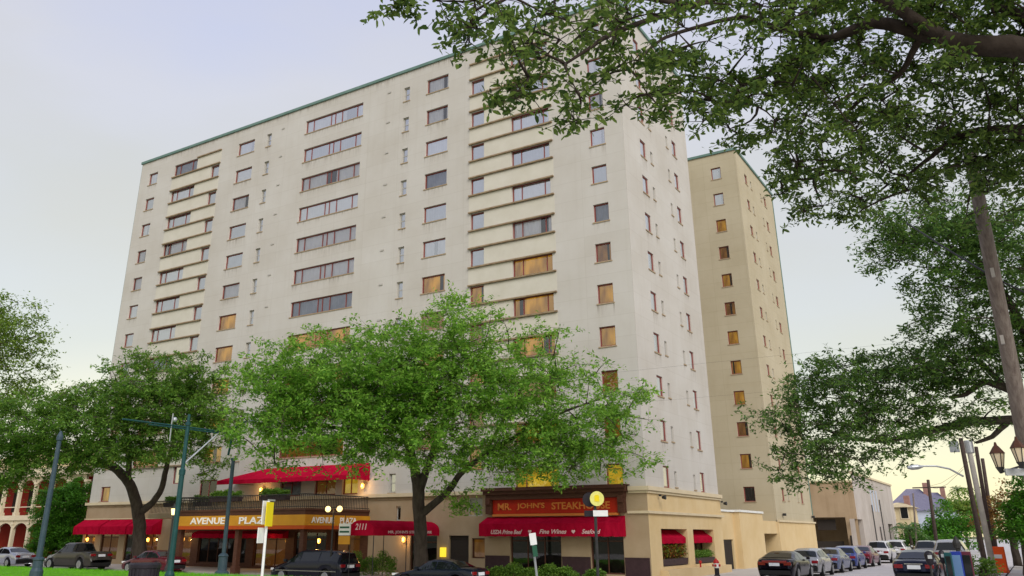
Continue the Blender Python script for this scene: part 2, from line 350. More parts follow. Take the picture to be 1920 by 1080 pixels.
def wall_sheet(b, O, u, inn, u0, u1, z0, z1, ops, depth):
    O, u, inn = map(np.array, (O, u, inn)); Zv = np.array([0, 0, 1.0])
    P = lambda a, z, d=0: O + u * a + Zv * z + inn * d
    zs = sorted({z0, z1, *[z for o in ops for z in o[2:4] if z0 < z < z1]})
    for za, zb in zip(zs, zs[1:]):
        cuts = sorted((o[0], o[1]) for o in ops if o[2] <= za + 1e-6 and o[3] >= zb - 1e-6); x = u0
        for c0, c1 in cuts:
            if c0 > x + 1e-6: b.face([P(x, za), P(c0, za), P(c0, zb), P(x, zb)])
            x = max(x, c1)
        if x < u1 - 1e-6: b.face([P(x, za), P(u1, za), P(u1, zb), P(x, zb)])
    for a0, a1, c0, c1 in ops:
        for p, q in (((a0, c0), (a1, c0)), ((a1, c0), (a1, c1)), ((a1, c1), (a0, c1)), ((a0, c1), (a0, c0))):
            b.face([P(*q), P(*p), P(*p, depth), P(*q, depth)])

_wc = {}
def window(name, parent, loc, rz, w, h, muls=(), trans=(), frame='frame', back='curt', glass='pane', sill=True, depth=.14, label=None, pleat=True, fw=.075):
    """a window set into an opening: frame with mullions, pane, curtain behind it, sill; origin at the opening's lower left corner"""
    key = (round(w, 2), round(h, 2), muls, trans, frame, fw, depth)
    if key not in _wc:
        b = MB(); T = .07
        b.box((0, 0, 0), (fw, T, h)).box((w - fw, 0, 0), (w, T, h)).box((fw, 0, 0), (w - fw, T, fw)).box((fw, 0, h - fw), (w - fw, T, h))
        for m_ in muls: b.box((m_ - fw * .4, .004, fw), (m_ + fw * .4, T - .004, h - fw))
        for t_ in trans: b.box((fw, .008, t_ - .03), (w - fw, T - .008, t_ + .03))
        p = MB().face([(fw, .035, fw), (w - fw, .035, fw), (w - fw, .035, h - fw), (fw, .035, h - fw)])
        c = []
        for gaps in ((), (.70, .88), (.10, .24), (.42, .60)):
            cb = MB(); k = max(6, int(w / .08)); xs = [fw * .5 + (w - fw) * i / k for i in range(k + 1)]
            yy = [.12 + .026 * math.sin(i * 2.1) + .016 * math.sin(i * 5.3 + 1) for i in range(k + 1)]
            cb.mesh([(x, y, z) for z in (0.005, h - .005) for x, y in zip(xs, yy)], [(i, i + 1, k + 2 + i, k + 1 + i) for i in range(k) if not (gaps and gaps[0] < (i + .5) / k < gaps[1])])
            c.append(cb.data('curtain', M['curt'], True))
        fl = MB().face([(0, .20, 0), (w, .20, 0), (w, .20, h), (0, .20, h)])
        s_ = MB().box((-.07, -depth - .045, -.07), (w + .07, -depth + .05, 0.004))
        _wc[key] = (b.data('window', M[frame]), p.data('pane', M['pane']), c, s_.data('sill', M['sill']), fl.data('backing', M['dark']))
    F_, P_, C_, S_, B_ = _wc[key]
    o = obj(name, F_, parent, loc, rz)
    p = obj('pane', P_, o)
    if glass != 'pane': p.material_slots[0].link = 'OBJECT'; p.material_slots[0].material = M[glass]
    gap = pleat and back in ('curt', 'gold', 'dim', 'lit') and rnd.random() < .6
    c = obj('curtain' if pleat else 'blind', (C_[rnd.choice([1, 1, 2, 3]) if gap else 0]) if pleat else B_, o)
    if gap: obj('interior', B_, o)
    c.material_slots[0].link = 'OBJECT'; c.material_slots[0].material = M[back]
    if sill: obj('sill', S_, o)
    if label: o['label'] = label
    return o

fops = []          # openings of the front tower wall: (x0, x1, z0, z1)
wins = []
def fwin(x0, x1, k, dz0=-.60, dz1=.62, **kw):
    z = row(k); fops.append((x0, x1, z + dz0, z + dz1)); wins.append((x0, x1, z + dz0, z + dz1, kw))
GOLD_LABEL = 'window with drawn gold curtains, amber glow put into the cloth'
def backing(k, start):  # sky and tree reflections put into curtain colour and glass, row by row
    if k < start: return dict(back=rnd.choice(['curt', 'curt', 'curt', 'blue']), glass=rnd.choice(['pane', 'pane', 'clearpane']))
    return dict(back=rnd.choice(['gold', 'gold', 'gold', 'dim']), label=GOLD_LABEL, glass='warmglass')
for k in range(12):
    fwin(-49.72, -48.42, k, **backing(k, 8))
    if k < 11:
        fwin(-45.9, -42.6, k, muls=(.75, 2.5), sill=False, **backing(k, 7.5))
        fwin(-40.5, -39.42, k + .52, -.68, .66, sill=False, **dict(back='blue'))
        fwin(-28.78, -22.42, k, muls=(.82, 2.78, 3.24, 4.0, 5.65), **backing(k, 7))
        fwin(-37.1, -35.0, k, muls=(), **backing(k, 6))
        fwin(-33.47, -32.9, k, frame='greyframe', back='blue', trans=(.62,))
    if k < 11: fwin(-11.82, -10.70, k + .52, -.68, .66, sill=False, **(dict(back='blue') if k < 6 else dict(back=('dim' if k % 2 else 'gold'), label=GOLD_LABEL, glass='warmglass')))
    fwin(-18.2, -17.64, k, frame='greyframe', back='blue', trans=(.62,))
    if k < 11: fwin(-15.95, -13.94, k, **backing(k, 6))
    if k < 11: fwin(-8.42, -5.42, k, muls=(.73, 2.52), sill=False, **backing(k, 6))
    fwin(-2.38, -1.32, k, **(dict(back='lit', glass='warmglass', label='window lit bright yellow above the red marquee') if k == 11 else backing(k, 6)))
fwin(-8.42, -5.42, 11, muls=(.73, 2.52), back='lit', glass='warmglass', label='wide window lit bright yellow above the red marquee')
# second floor behind the terrace
for x0, x1, bk in ((-37.15, -35.1, 'dark'), (-28.3, -26.2, 'blue'), (-24.9, -22.9, 'amber'), (-22.3, -20.9, 'lit')):
    fops.append((x0, x1, 4.85, 6.25)); wins.append((x0, x1, 4.85, 6.25, dict(muls=((x1 - x0) / 2,), back=bk, sill=False, glass='shopglass')))

b = MB(); B0 = 4.60
wall_sheet(b, (0, 0, 0), (1, 0, 0), (0, 1, 0), -LF, 0, B0, ZR, fops, .30)
sops = []; swins = []
for k in range(12):
    for y0, y1, kind in ((2.86, 3.86, 'w'), (4.70, 5.12, 'v'), (8.15, 8.53, 'v'), (9.48, 10.34, 'w')):
        if kind == 'v': z0, z1 = row(k) - .52, row(k) + .40
        else: z0, z1 = row(k) - .62, row(k) + .62
        sops.append((y0, y1, z0, z1)); swins.append((y0, y1, z0, z1, dict(frame='frame' if kind == 'w' else 'greyframe', back=('curt' if k < 10 else 'dim') if kind == 'w' else 'blue')))  # pale pane reflection put into the white curtain colour
wall_sheet(b, (0, 0, 0), (0, 1, 0), (-1, 0, 0), 0, SD, B0, ZR, sops, .30)
b.face([(-LF, 0, B0), (-LF, SD, B0), (-LF, SD, ZR), (-LF, 0, ZR)])
b.face([(0, SD, 0), (-LF, SD, 0), (-LF, SD, ZR), (0, SD, ZR)])
b.face([(-LF, 0.01, ZR - .4), (0, 0.01, ZR - .4), (0, SD, ZR - .4), (-LF, SD, ZR - .4)])
b.build('wall', M['stucco'], hotel)
for x0, x1, z0, z1, kw in wins:
    window('window', hotel, (x0, .14, z0), 0, x1 - x0, z1 - z0, **kw)
for y0, y1, z0, z1, kw in swins:
    window('window', hotel, (-.07, y0, z0), math.pi / 2, y1 - y0, z1 - z0, depth=.07, **kw)
# rear wing and its spine
b = MB()
wops = []; wi = []
for k in range(12):
    wops.append((-2.50, -1.56, row(k) - .60, row(k) + .60)); wi.append((k, wops[-1]))
wall_sheet(b, (0, WY, 0), (1, 0, 0), (0, 1, 0), -30, 0, 0, ZR, wops, .30)
w2 = []
for k in range(12):
    for y0, y1, kind in ((30.6, 31.55, 'w'), (32.6, 33.1, 'v'), (36.3, 36.7, 'v'), (37.7, 38.6, 'w')):
        d = .5 if kind == 'w' else .42
        w2.append((y0, y1, row(k) - d, row(k) + d))
wall_sheet(b, (0, 0, 0), (0, 1, 0), (-1, 0, 0), WY, WE, 3.2, ZR, w2, .30)
b.face([(-30, SD, 0), (-30, WY, 0), (-30, WY, ZR), (-30, SD, ZR)])
b.face([(0, WE, 0), (-30, WE, 0), (-30, WE, ZR), (0, WE, ZR)])
b.face([(-50, SD, ZR - .4), (-30, SD, ZR - .4), (-30, WE, ZR - .4), (-50, WE, ZR - .4)])
b.face([(-30, WY, ZR - .4), (0, WY, ZR - .4), (0, WE, ZR - .4), (-30, WE, ZR - .4)])
b.build('wing_wall', M['wingst'], hotel)
for k, (x0, x1, z0, z1) in wi:
    bk = 'curt' if k < 2 else ('dark' if k == 11 else rnd.choice(['gold', 'gold', 'dim']))  # lower rows carry the tree reflection as gold colour and added glow
    window('window', hotel, (x0, WY + .14, z0), 0, x1 - x0, z1 - z0, back=bk, label=GOLD_LABEL if bk == 'gold' else None, glass='pane' if k < 2 else 'warmglass')
for y0, y1, z0, z1 in w2:
    window('window', hotel, (-.07, y0, z0), math.pi / 2, y1 - y0, z1 - z0, frame='frame' if y1 - y0 > .6 else 'greyframe', back='dim' if y1 - y0 > .6 else 'blue', depth=.07)
# copper coping
b = MB(); e = .12
b.box((-LF - e, -e, ZR), (e, .3, ZR + .24)).box((e - .42, .3, ZR), (e, SD + e, ZR + .24)).box((-LF - e, .3, ZR), (-LF + .3, SD, ZR + .24))
b.build('roof_trim', M['copper'], hotel)
b = MB(); b.box((-30, WY - e, ZR), (e, WY + .3, ZR + .24)).box((e - .42, WY + .3, ZR), (e, WE + e, ZR + .24))
b.build('roof_trim', M['copper'], hotel)
MB().box((-LF - .06, 0.02, B0), (-LF, .16, ZR)).build('downpipe_or_fringe', M['copper'], hotel)  # added strip imitating the teal lens fringe on the tower's left edge
MB().box((.002, WE - .16, 4), (.06, WE - .02, ZR)).build('downpipe_or_fringe', M['copper'], hotel)  # the same added teal fringe on the wing's far edge
sp_m = mat('cream_spandrel_paint', (.53, .495, .41), .85, col2=(.59, .555, .475), scale=.8)
for k in range(11):
    for x0, x1, kk in ((-42.58, -39.3, k), (-46.05, -40.52, k + .52), (-11.95, -8.44, k), (-10.68, -5.15, k + .52)):
        za, zb = row(kk) - .60, row(kk) + .60
        MB().box((x0, -.014, za), (x1, .01, zb)).build('spandrel', sp_m, hotel) if za > 6.4 else None
# eyebrow ledges of the two stacked groups
lg = {}
def ledge(x0, x1, z):
    key = (x0, x1)
    if key not in lg:
        lg[key] = MB().box((0, -.15, -.05), (x1 - x0, 0, .05)).data('ledge', M['ledge'])
    obj('ledge', lg[key], hotel, (x0, 0, z))
for k in range(12):
    for dk in (.255, .775):
        z = row(k + dk) + .02
        if z > 6.2:
            ledge(-46.05, -39.3, z); ledge(-11.95, -5.15, z)
ledge(-42.6, -39.3, row(-.24)); ledge(-11.95, -5.15, row(-.24))
vm = MB().box((0, -.05, 0), (.34, .02, .12)).data('vent', M['greyframe'])
for k in range(11): obj('vent', vm, hotel, (-31.65, 0, row(k) + .62)); obj('vent', vm, hotel, (-19.85, 0, row(k) + .62))

st = bpy.data.materials.new('rain_stain'); st.use_nodes = True; t_ = st.node_tree; t_.nodes.clear(); L_ = t_.links.new
_o = t_.nodes.new('ShaderNodeOutputMaterial'); _tr = t_.nodes.new('ShaderNodeBsdfTransparent'); _df = t_.nodes.new('ShaderNodeBsdfDiffuse'); _df.inputs[0].default_value = (.20, .13, .07, 1); _mx = t_.nodes.new('ShaderNodeMixShader')
_uv = t_.nodes.new('ShaderNodeUVMap'); _se = t_.nodes.new('ShaderNodeSeparateXYZ'); L_(_uv.outputs[0], _se.inputs[0])
_co = t_.nodes.new('ShaderNodeTexCoord'); _mp = t_.nodes.new('ShaderNodeMapping'); _mp.inputs['Scale'].default_value = (4, 4, .35); L_(_co.outputs['Object'], _mp.inputs[0])
_no = t_.nodes.new('ShaderNodeTexNoise'); _no.inputs['Scale'].default_value = 1.6; _no.inputs['Detail'].default_value = 5; L_(_mp.outputs[0], _no.inputs[0])
_rp = t_.nodes.new('ShaderNodeMapRange'); _rp.inputs['From Min'].default_value = .45; _rp.inputs['From Max'].default_value = .8; L_(_no.outputs[0], _rp.inputs[0])
_pw = t_.nodes.new('ShaderNodeMath'); _pw.operation = 'POWER'; _pw.inputs[1].default_value = 2.0; L_(_se.outputs[1], _pw.inputs[0])
_ml = t_.nodes.new('ShaderNodeMath'); _ml.operation = 'MULTIPLY'; L_(_rp.outputs[0], _ml.inputs[0]); L_(_pw.outputs[0], _ml.inputs[1])
_m2 = t_.nodes.new('ShaderNodeMath'); _m2.operation = 'MULTIPLY'; _m2.inputs[1].default_value = .5; L_(_ml.outputs[0], _m2.inputs[0])
L_(_m2.outputs[0], _mx.inputs[0]); L_(_tr.outputs[0], _mx.inputs[1]); L_(_df.outputs[0], _mx.inputs[2]); L_(_mx.outputs[0], _o.inputs[0])
b = MB(); rs = random.Random(5)
for x0, x1, z0, z1, kw in wins:
    if z0 > 6.5 and rs.random() < .8: h_ = rs.uniform(.5, 1.25); b.face([(x0 - .05, -.004, z0 - .07 - h_), (x1 + .05, -.004, z0 - .07 - h_), (x1 + .05, -.004, z0 - .07), (x0 - .05, -.004, z0 - .07)])
for y0, y1, z0, z1, kw in swins:
    if rs.random() < .8: h_ = rs.uniform(.5, 1.2); b.face([(.004, y0 - .05, z0 - .07 - h_), (.004, y1 + .05, z0 - .07 - h_), (.004, y1 + .05, z0 - .07), (.004, y0 - .05, z0 - .07)])
for i in range(26):
    x0 = -50 + i * 1.92; h_ = rs.uniform(.4, 1.1); b.face([(x0, -.006, ZR - h_), (x0 + 1.8, -.006, ZR - h_), (x0 + 1.8, -.006, ZR - .01), (x0, -.006, ZR - .01)])
so = b.build('stain', st, hotel); so['kind'] = 'stuff'
ul = so.data.uv_layers.new(name='UVMap'); ul.data.foreach_set('uv', np.tile([0, 0, 1, 0, 1, 1, 0, 1], len(so.data.polygons)).astype(np.float32))
# --- ground floor, front
PB = .07
gops = [(-50.9, -49.4, .35, 2.5), (-48.6, -46.2, .35, 2.5), (-45.4, -43.6, .1, 2.5), (-42.9, -41.2, .35, 2.5),
        (-38.6, -37.2, .1, 2.45), (-36.4, -31.2, .25, 2.45), (-30.4, -27.2, .1, 2.45), (-26.4, -23.4, .1, 2.45), (-22.6, -20.4, .25, 2.45),
        (-17.45, -17.06, 3.1, 4.0), (-16.2, -14.1, .05, 2.3), (-13.2, -11.72, .02, 2.2), (-11.5, -10.55, .9, 2.05), (-11.82, -10.72, 3.32, 4.4),
        (-8.75, -5.35, .2, 2.4), (-3.48, -1.48, .2, 2.4)]
b = MB()
for u0, u1, za, zb, mk in ((-LF - PB, -39.4, -.3, B0, 0), (-39.4, -19.7, -.3, 3.42, 2), (-39.4, -19.7, 3.42, B0, 0), (-19.7, PB, -.3, B0, 0)):
    b.mat(mk); wall_sheet(b, (0, -PB, 0), (1, 0, 0), (0, 1, 0), u0, u1, za, zb, [o_ for o_ in gops if o_[0] >= u0 and o_[1] <= u1 and o_[2] >= za - .01 and o_[3] <= zb + .01], .32)
b.mat(0)
b.face([(-LF - PB, -PB, -.3), (-LF - PB, SD, -.3), (-LF - PB, SD, B0), (-LF - PB, -PB, B0)])
gs = [(1.68, 5.97, .58, 2.57), (7.04, 11.03, .58, 2.57)]
b.mat(1); wall_sheet(b, (PB, 0, 0), (0, 1, 0), (-1, 0, 0), -PB, SD, -.3, B0, gs, .9)
b.build('base_wall', [M['pink'], M['tan'], M['brownwood']], hotel)
gk = ['amber', 'amber', 'dark', 'amber', 'amber', 'dark', 'amber', 'dark', 'amber', 'dark', 'dark', None, 'dim', 'blue', 'dark', 'dark']
for (x0, x1, z0, z1), bk in zip(gops, gk):
    if bk is None: continue
    w = x1 - x0; n_ = max(1, round(w / 1.1))
    window('door' if z0 < .15 else 'window', hotel, (x0, .05, z0), 0, w, z1 - z0, muls=tuple(round(w * i / n_, 3) for i in range(1, n_)), trans=() if w < 1.2 else (round((z1 - z0) * .78, 3),),
           frame='brownwood' if z1 < 3 else 'greyframe', back=bk, glass='shopglass', sill=(.5 < z0), pleat=False, depth=.05)
# side display windows: deep, glazed, with their own little awnings
for y0, y1, z0, z1 in gs:
    window('window', hotel, (PB - .82, y0 + .02, z0 + .02), math.pi / 2, y1 - y0 - .04, z1 - z0 - .04, muls=(1.4, 2.8), frame='brownwood', back='dark', glass='shopglass', sill=False, pleat=False)
# garage gate (roll-up, ribbed)
g = MB().box((-13.18, .12, .02), (-11.74, .16, 2.18)).build('garage_door', M['garage'], hotel)
sm = MB().box((0, -.03, 0), (1.40, 0, .16)).data('slat', M['garage'])
for i in range(11): obj('slat', sm, g, (-13.16, .118, .05 + i * .193))
# dark wainscot
for x0, x1 in ((-10.5, -8.8), (-5.3, -3.52), (-1.44, .0)):
    MB().box((x0, -PB - .035, -.2), (x1, -PB + .02, 1.02)).box((x0, -PB - .055, 1.02), (x1, -PB + .02, 1.08)).build('wainscot', M['maroonbase'], hotel)
# cornice and string courses
b = MB(); c0 = .24
b.box((-LF - c0, -c0, 4.58), (-10.6, .02, 4.80)).box((-1.0, -c0, 4.58), (c0, .02, 4.80)).box((.02, 0.02, 4.58), (c0, SD + .1, 4.80))
b.box((-1.0, -.16, 4.44), (.16, -.02, 4.58)).box((.02, -.02, 4.44), (.16, SD + .05, 4.58))
b.build('cornice', M['cornice'], hotel)
b = MB(); b.box((-1.1, -.19, 3.36), (.19, -.05, 3.50)).box((.05, -.05, 3.36), (.19, SD + .3, 3.50)).build('string_course', M['cornice'], hotel)
MB().box((-LF - .15, -.13, 3.42), (-40.6, -.05, 3.50)).build('string_course', M['cornice'], hotel)
# second-floor tan band over the terrace ends with a thin moulding
MB().box((-LF - .1, -.115, 4.40), (-39.6, -.05, 4.47)).build('moulding', M['ledge'], hotel)
MB().box((-19.5, -.12, 4.40), (-12, -.05, 4.47)).build('moulding', M['ledge'], hotel)

# --- awnings
def awning(name, x0, x1, zt, zf, zv, p, m='red', parent=hotel, round_=0.0, gap=0, label=None):
    """shed awning: top edge at the wall (y 0), slope out to -p at height zf, valance down to zv, closed ends"""
    b = MB(); k = 5 if round_ else 2; n_ = max(4, 4 * int((x1 - x0) / .9)); xs = np.linspace(x0, x1, n_ + 1)
    prof = []
    for i in range(k + 1):
        t = i / k; prof.append((-p * t if not round_ else -p * math.sin(t * math.pi / 2), zt + (zf - zt) * (t if not round_ else 1 - math.cos(t * math.pi / 2))))
    if not round_: prof.insert(1, (-p * .25, zt + (zf - zt) * .25)); prof.insert(3, (-p * .75, zt + (zf - zt) * .75))
    prof += [(-p - .004, (zf + zv) / 2), (-p, zv)]
    vs = []
    for q, (y, z) in enumerate(prof):
        for i, x in enumerate(xs):
            ph = (i % 4) / 4; sag = -.045 * math.sin(math.pi * ph) * (1 if 0 < q < len(prof) - 3 else 0) - (.012 * math.sin(math.pi * ph) if q == len(prof) - 3 else 0)
            vs.append((x, y + .02 * math.sin(i * 1.7 + q) * (q >= len(prof) - 2), z + sag + (.02 * math.sin(i * 2.2) if q == len(prof) - 1 else 0)))
    w = n_ + 1
    b.mesh(vs, [(q * w + i, q * w + i + 1, (q + 1) * w + i + 1, (q + 1) * w + i) for q in range(len(prof) - 1) for i in range(n_)])
    for x in (x0, x1): b.face([(x, y, z) for y, z in prof] + [(x, 0, zv)])
    o = b.build(name, M[m], parent, smooth=False); o.location = (0, -PB - .01 - gap, 0)
    so = o.modifiers.new('cloth', 'SOLIDIFY'); so.thickness = .015
    if label: o['label'] = label
    return o
for x0, x1 in ((-51.2, -47.75), (-47.5, -44.2), (-44.0, -40.9)): awning('awning', x0, x1, 3.40, 2.86, 2.25, .9)
awning('awning', -36.6, -27.0, 2.5, 2.3, 2.0, .5)
aw = awning('awning', -10.35, -1.3, 3.24, 2.85, 2.16, .95, label='long red awning with pale script under the marquee')
text_obj('lettering', 'USDA Prime Beef', .24, 2.15, (-8.42, -PB - .995, 2.40), (math.pi / 2, 0, 0), M['pinklet'], hotel, .012, .35)
text_obj('lettering', 'Fine Wines', .24, 1.75, (-5.35, -PB - .995, 2.42), (math.pi / 2, 0, 0), M['pinklet'], hotel, .012, .35)
text_obj('lettering', 'Seafood', .24, 1.15, (-2.95, -PB - .995, 2.42), (math.pi / 2, 0, 0), M['pinklet'], hotel, .012, .35)
def heart(x):
    pts = []
    for i in range(24):
        t = 2 * math.pi * i / 24; pts.append((.0072 * 16 * math.sin(t) ** 3, 0, .0072 * (13 * math.cos(t) - 5 * math.cos(2 * t) - 2 * math.cos(3 * t) - math.cos(4 * t))))
    b = MB().face(pts); b.build('heart', M['pinklet'], hotel, loc=(x, -PB - .992, 2.42))
heart(-6.85); heart(-4.05)
# terrace awning, large, open-sided
b = MB(); X0, X1, P0 = -32.9, -19.85, 1.9
b.face([(X0, -P0, 5.98), (X1, -P0, 5.98), (X1, -.02, 6.86), (X0 + 3.2, -.02, 6.86)]); b.face([(X0, -P0, 5.98), (X0 + 3.2, -.02, 6.86), (X0, -.02, 5.98)])
b.face([(X0, -P0, 5.70), (X1, -P0, 5.70), (X1, -P0, 5.98), (X0, -P0, 5.98)])
b.face([(X1, -P0, 5.70), (X1, -.02, 5.70), (X1, -.02, 6.86), (X1, -P0, 5.98)])
o = b.build('awning', M['red'], hotel); o['label'] = 'large red awning over the upper terrace'
so = o.modifiers.new('cloth', 'SOLIDIFY'); so.thickness = .02
for x in (-31, -27, -23.5): MB().tube([(x, -P0 + .05, 5.72), (x, -.05, 5.72)], .02, 6).build('awning_rod', M['iron'], hotel)
# porte-cochere terrace
T0, T1, TP = -31.6, -19.7, 6.13
b = MB().box((T0, -TP, 3.40), (T1, -PB - .02, 3.72)).box((T0 - .06, -TP - .06, 3.66), (T1 + .06, -PB - .02, 3.78)).build('terrace_slab', M['brownwood'], hotel)
MB().box((-39.4, -2.6, 3.40), (T0 - .08, -PB - .02, 3.74)).build('terrace_slab', M['pink'], hotel)
b = MB(); b.box((T0 - .02, -TP - .10, 2.78), (T1 + .10, -TP - .03, 3.40)).box((T1 + .03, -TP - .03, 2.78), (T1 + .10, -PB - .02, 3.40)); b.box((T0 - .02, -TP - .03, 2.78), (T0 + .05, -PB - .02, 3.40))
b.mat(1).box((T0 - .05, -TP - .13, 2.56), (T1 + .13, -TP - .03, 2.775)).box((T1 + .03, -TP - .03, 2.56), (T1 + .13, -PB - .02, 2.775))
b.build('sign_band', [M['goldsign'], M['orange']], hotel)
text_obj('lettering', 'AVENUE', .42, 3.35, (-28.35, -TP - .115, 3.09), (math.pi / 2, 0, 0), M['white'], hotel, .03)
text_obj('lettering', 'PLAZA', .42, 2.95, (-23.85, -TP - .115, 3.09), (math.pi / 2, 0, 0), M['white'], hotel, .03)
text_obj('lettering', 'AVENUE', .36, 2.05, (T1 + .115, -4.65, 3.09), (math.pi / 2, 0, math.pi / 2), M['white'], hotel, .03)
text_obj('lettering', 'PLAZA', .36, 1.6, (T1 + .115, -2.25, 3.09), (math.pi / 2, 0, math.pi / 2), M['white'], hotel, .03)
for x, y in ((T0 + .3, -TP + .3), (-25.7, -TP + .3), (T1 - .3, -TP + .3)):
    MB().box((x - .16, y - .16, -.1), (x + .16, y + .16, 3.40)).box((x - .22, y - .22, -.1), (x + .22, y + .22, .35)).build('column', M['brownwood'], hotel)
# terrace railing: rails are parts, the thin balusters one part
b = MB()
pts = [(T0, y) for y in np.arange(-TP + .1, -2.7, .16)] + [(x, -TP + .03) for x in np.arange(T0 + .08, T1, .16)] + [(T1 - .03, y) for y in np.arange(-TP + .1, -.2, .16)] + [(x, -2.56) for x in np.arange(-39.3, T0, .16)]
for x, y in pts: b.box((x - .012, y - .012, 3.78), (x + .012, y + .012, 4.60))
o = b.build('baluster', M['iron'], hotel); o['kind'] = 'stuff'
for a_, c_ in (((T0, -TP, 4.58), (T1, -TP + .06, 4.64)), ((T1 - .06, -TP + .06, 4.58), (T1, -.1, 4.64)), ((T0 - .03, -TP + .06, 4.58), (T0 + .03, -2.6, 4.64)), ((-39.4, -2.6, 4.58), (T0 - .03, -2.52, 4.64)), ((T0, -TP, 3.86), (T1, -TP + .06, 3.90)), ((T1 - .06, -TP + .06, 3.86), (T1, -.1, 3.90))):
    MB().box(a_, c_).build('rail', M['iron'], hotel)
# entrance canopy on posts: barrel top, street end with the house number
b = MB(); cx0, cx1, cyf = -15.75, -13.92, -6.56; n_ = 10
arc = [(cx0 + (cx1 - cx0) * (1 - math.cos(math.pi * i / n_)) / 2, 2.52 + .52 * math.sin(math.pi * i / n_)) for i in range(n_ + 1)]
full = [(cx0, 2.20)] + arc + [(cx1, 2.20)]
ys = np.linspace(cyf, -PB - .02, 12)
vs = [(x, y, z + (-.012 if j % 2 else 0)) for j, y in enumerate(ys) for x, z in full]; w = len(full)
b.mesh(vs, [(j * w + i, j * w + i + 1, (j + 1) * w + i + 1, (j + 1) * w + i) for j in range(11) for i in range(w - 1)])
b.face([(x, cyf, z) for x, z in full])
o = b.build('canopy', M['red'], hotel); o['label'] = 'long barrel topped red canopy over the pavement'
so = o.modifiers.new('cloth', 'SOLIDIFY'); so.thickness = .012
text_obj('lettering', '2111', .34, .85, (-14.85, cyf - .02, 2.68), (math.pi / 2, 0, 0), M['pinklet'], hotel, .012, .2)
text_obj('lettering', "MR. JOHN'S STEAKHOUSE", .20, 4.3, (cx1 + .018, -3.1, 2.37), (math.pi / 2, 0, math.pi / 2), M['pinklet'], hotel, .012)
for x in (cx0 + .05, cx1 - .05):
    for y in (cyf + .1, -3.4): MB().tube([(x, y, -.1), (x, y, 2.5)], .025, 8).build('canopy_post', M['iron'], hotel)
# marquee: brown cornice, red sign panel, gold letters
b = MB(); b.box((-10.4, -.55, 4.52), (-1.05, -PB - .005, 4.86)).box((-10.5, -.66, 4.72), (-.95, -.55, 4.86)).box((-10.5, -.66, 4.86), (-.95, .1, 4.92)).box((-10.3, -.42, 4.23), (-1.15, -PB - .005, 4.52))
b.build('marquee_cornice', M['brownwood'], hotel, bevel=.02)
for x0 in (-10.3, -1.6): MB().box((x0, -.40, 3.42), (x0 + .42, -PB - .005, 4.34)).box((x0 + .05, -.52, 3.95), (x0 + .37, -.40, 4.34)).build('bracket', M['brownwood'], hotel, bevel=.02)
MB().box((-9.85, -.26, 3.42), (-1.62, -PB - .005, 4.22)).build('sign_panel', M['redpaint'], hotel)
MB().box((-9.85, -.34, 3.28), (-1.62, -PB - .005, 3.41)).build('sign_sill', M['goldleaf'], hotel)
for tx, cx_, w_ in (('MR.', -9.0, .95), ("JOHN'S", -7.2, 1.9), ('STEAKHOUSE', -3.95, 3.7)):
    text_obj('lettering', tx, .40, w_, (cx_, -.275, 3.83), (math.pi / 2, 0, 0), M['goldleaf'], hotel, .04)
# small window awnings on the side street front
for y0, y1, in ((1.75, 5.9), (7.1, 10.95)):
    o = awning('awning', y0, y1, 2.52, 2.10, 1.78, .62); o.rotation_euler = (0, 0, math.pi / 2); o.location = (PB - .72, 0, 0)
# flood lamps on the cornice
for y in (1.5, SD - .1):
    MB().box((.16, y - .05, 4.30), (.30, y + .05, 4.40)).lathe([(.07, 0), (.13, .2), (.11, .22)], (.34, y, 4.24), 10, 'x').build('flood_lamp', M['iron'], hotel)
for y in (30, 41): MB().box((.06, y - .1, 3.75), (.32, y + .1, 3.95)).build('flood_lamp', M['iron'], hotel)
# court: gate wall, blank block and the wing's tan base
b = MB(); wall_sheet(b, (-.45, 0, 0), (0, 1, 0), (-1, 0, 0), SD + .02, 17.4, -.2, 3.78, [(13.4, 16.9, -.2, 1.95)], .25)
b.box((-6, 17.4, -.2), (.02, 23.6, 3.80)).face([(-.45, SD, 3.78), (-.45, 17.4, 3.78), (-6, 17.4, 3.78), (-6, SD, 3.78)])
b.box((-2.2, 23.6, 2.35), (-.06, WY - .06, 3.30)).box((-6, WY - .06, -.2), (-.02, WY - .004, 3.27)).box((-2.2, WY + .01, -.2), (.09, WE + .05, 3.26))
b.build('base_wall', M['tan'], hotel)
MB().box((-6.1, 17.3, 3.80), (.10, 23.7, 3.95)).build('coping', M['signwhite'], hotel); MB().box((-.5, SD + .1, 3.79), (-.36, 17.3, 3.92)).build('coping', M['signwhite'], hotel)
MB().box((-.06, WY, 3.26), (.2, WE + .1, 3.40)).build('string_course', M['cornice'], hotel)
gate = MB().box((-.62, 13.42, .02), (-.56, 16.88, .10)).box((-.62, 13.42, 1.82), (-.56, 16.88, 1.93)).build('gate', M['iron'], hotel)
sm = MB().box((0, 0, .1), (.05, .19, 1.82)).data('slat', M['garage'])
for i in range(14): obj('slat', sm, gate, (-.60, 13.45 + i * .245, 0))
MB().box((-.55, 14.2, 1.1), (-.53, 14.55, 1.62)).build('notice', M['signwhite'], hotel)
MB().box((-1.2, 23.62, -.2), (-1.1, 27.9, 2.34)).build('door', M['garage'], hotel)
MB().box((-1.09, 25.2, 1.1), (-1.07, 25.6, 1.7)).build('notice', M['signwhite'], hotel)
# low planter ledge and standpipe at the side front
MB().box((PB + .01, 1.2, -.2), (.55, SD - .3, .42)).build('base_wall', M['tan'], hotel)
MB().lathe([(.05, 0), (.05, .22), (.09, .22), (.09, .34), (.03, .38)], (.42, 6.9, .42), 10).build('standpipe', M['hydred'], hotel)
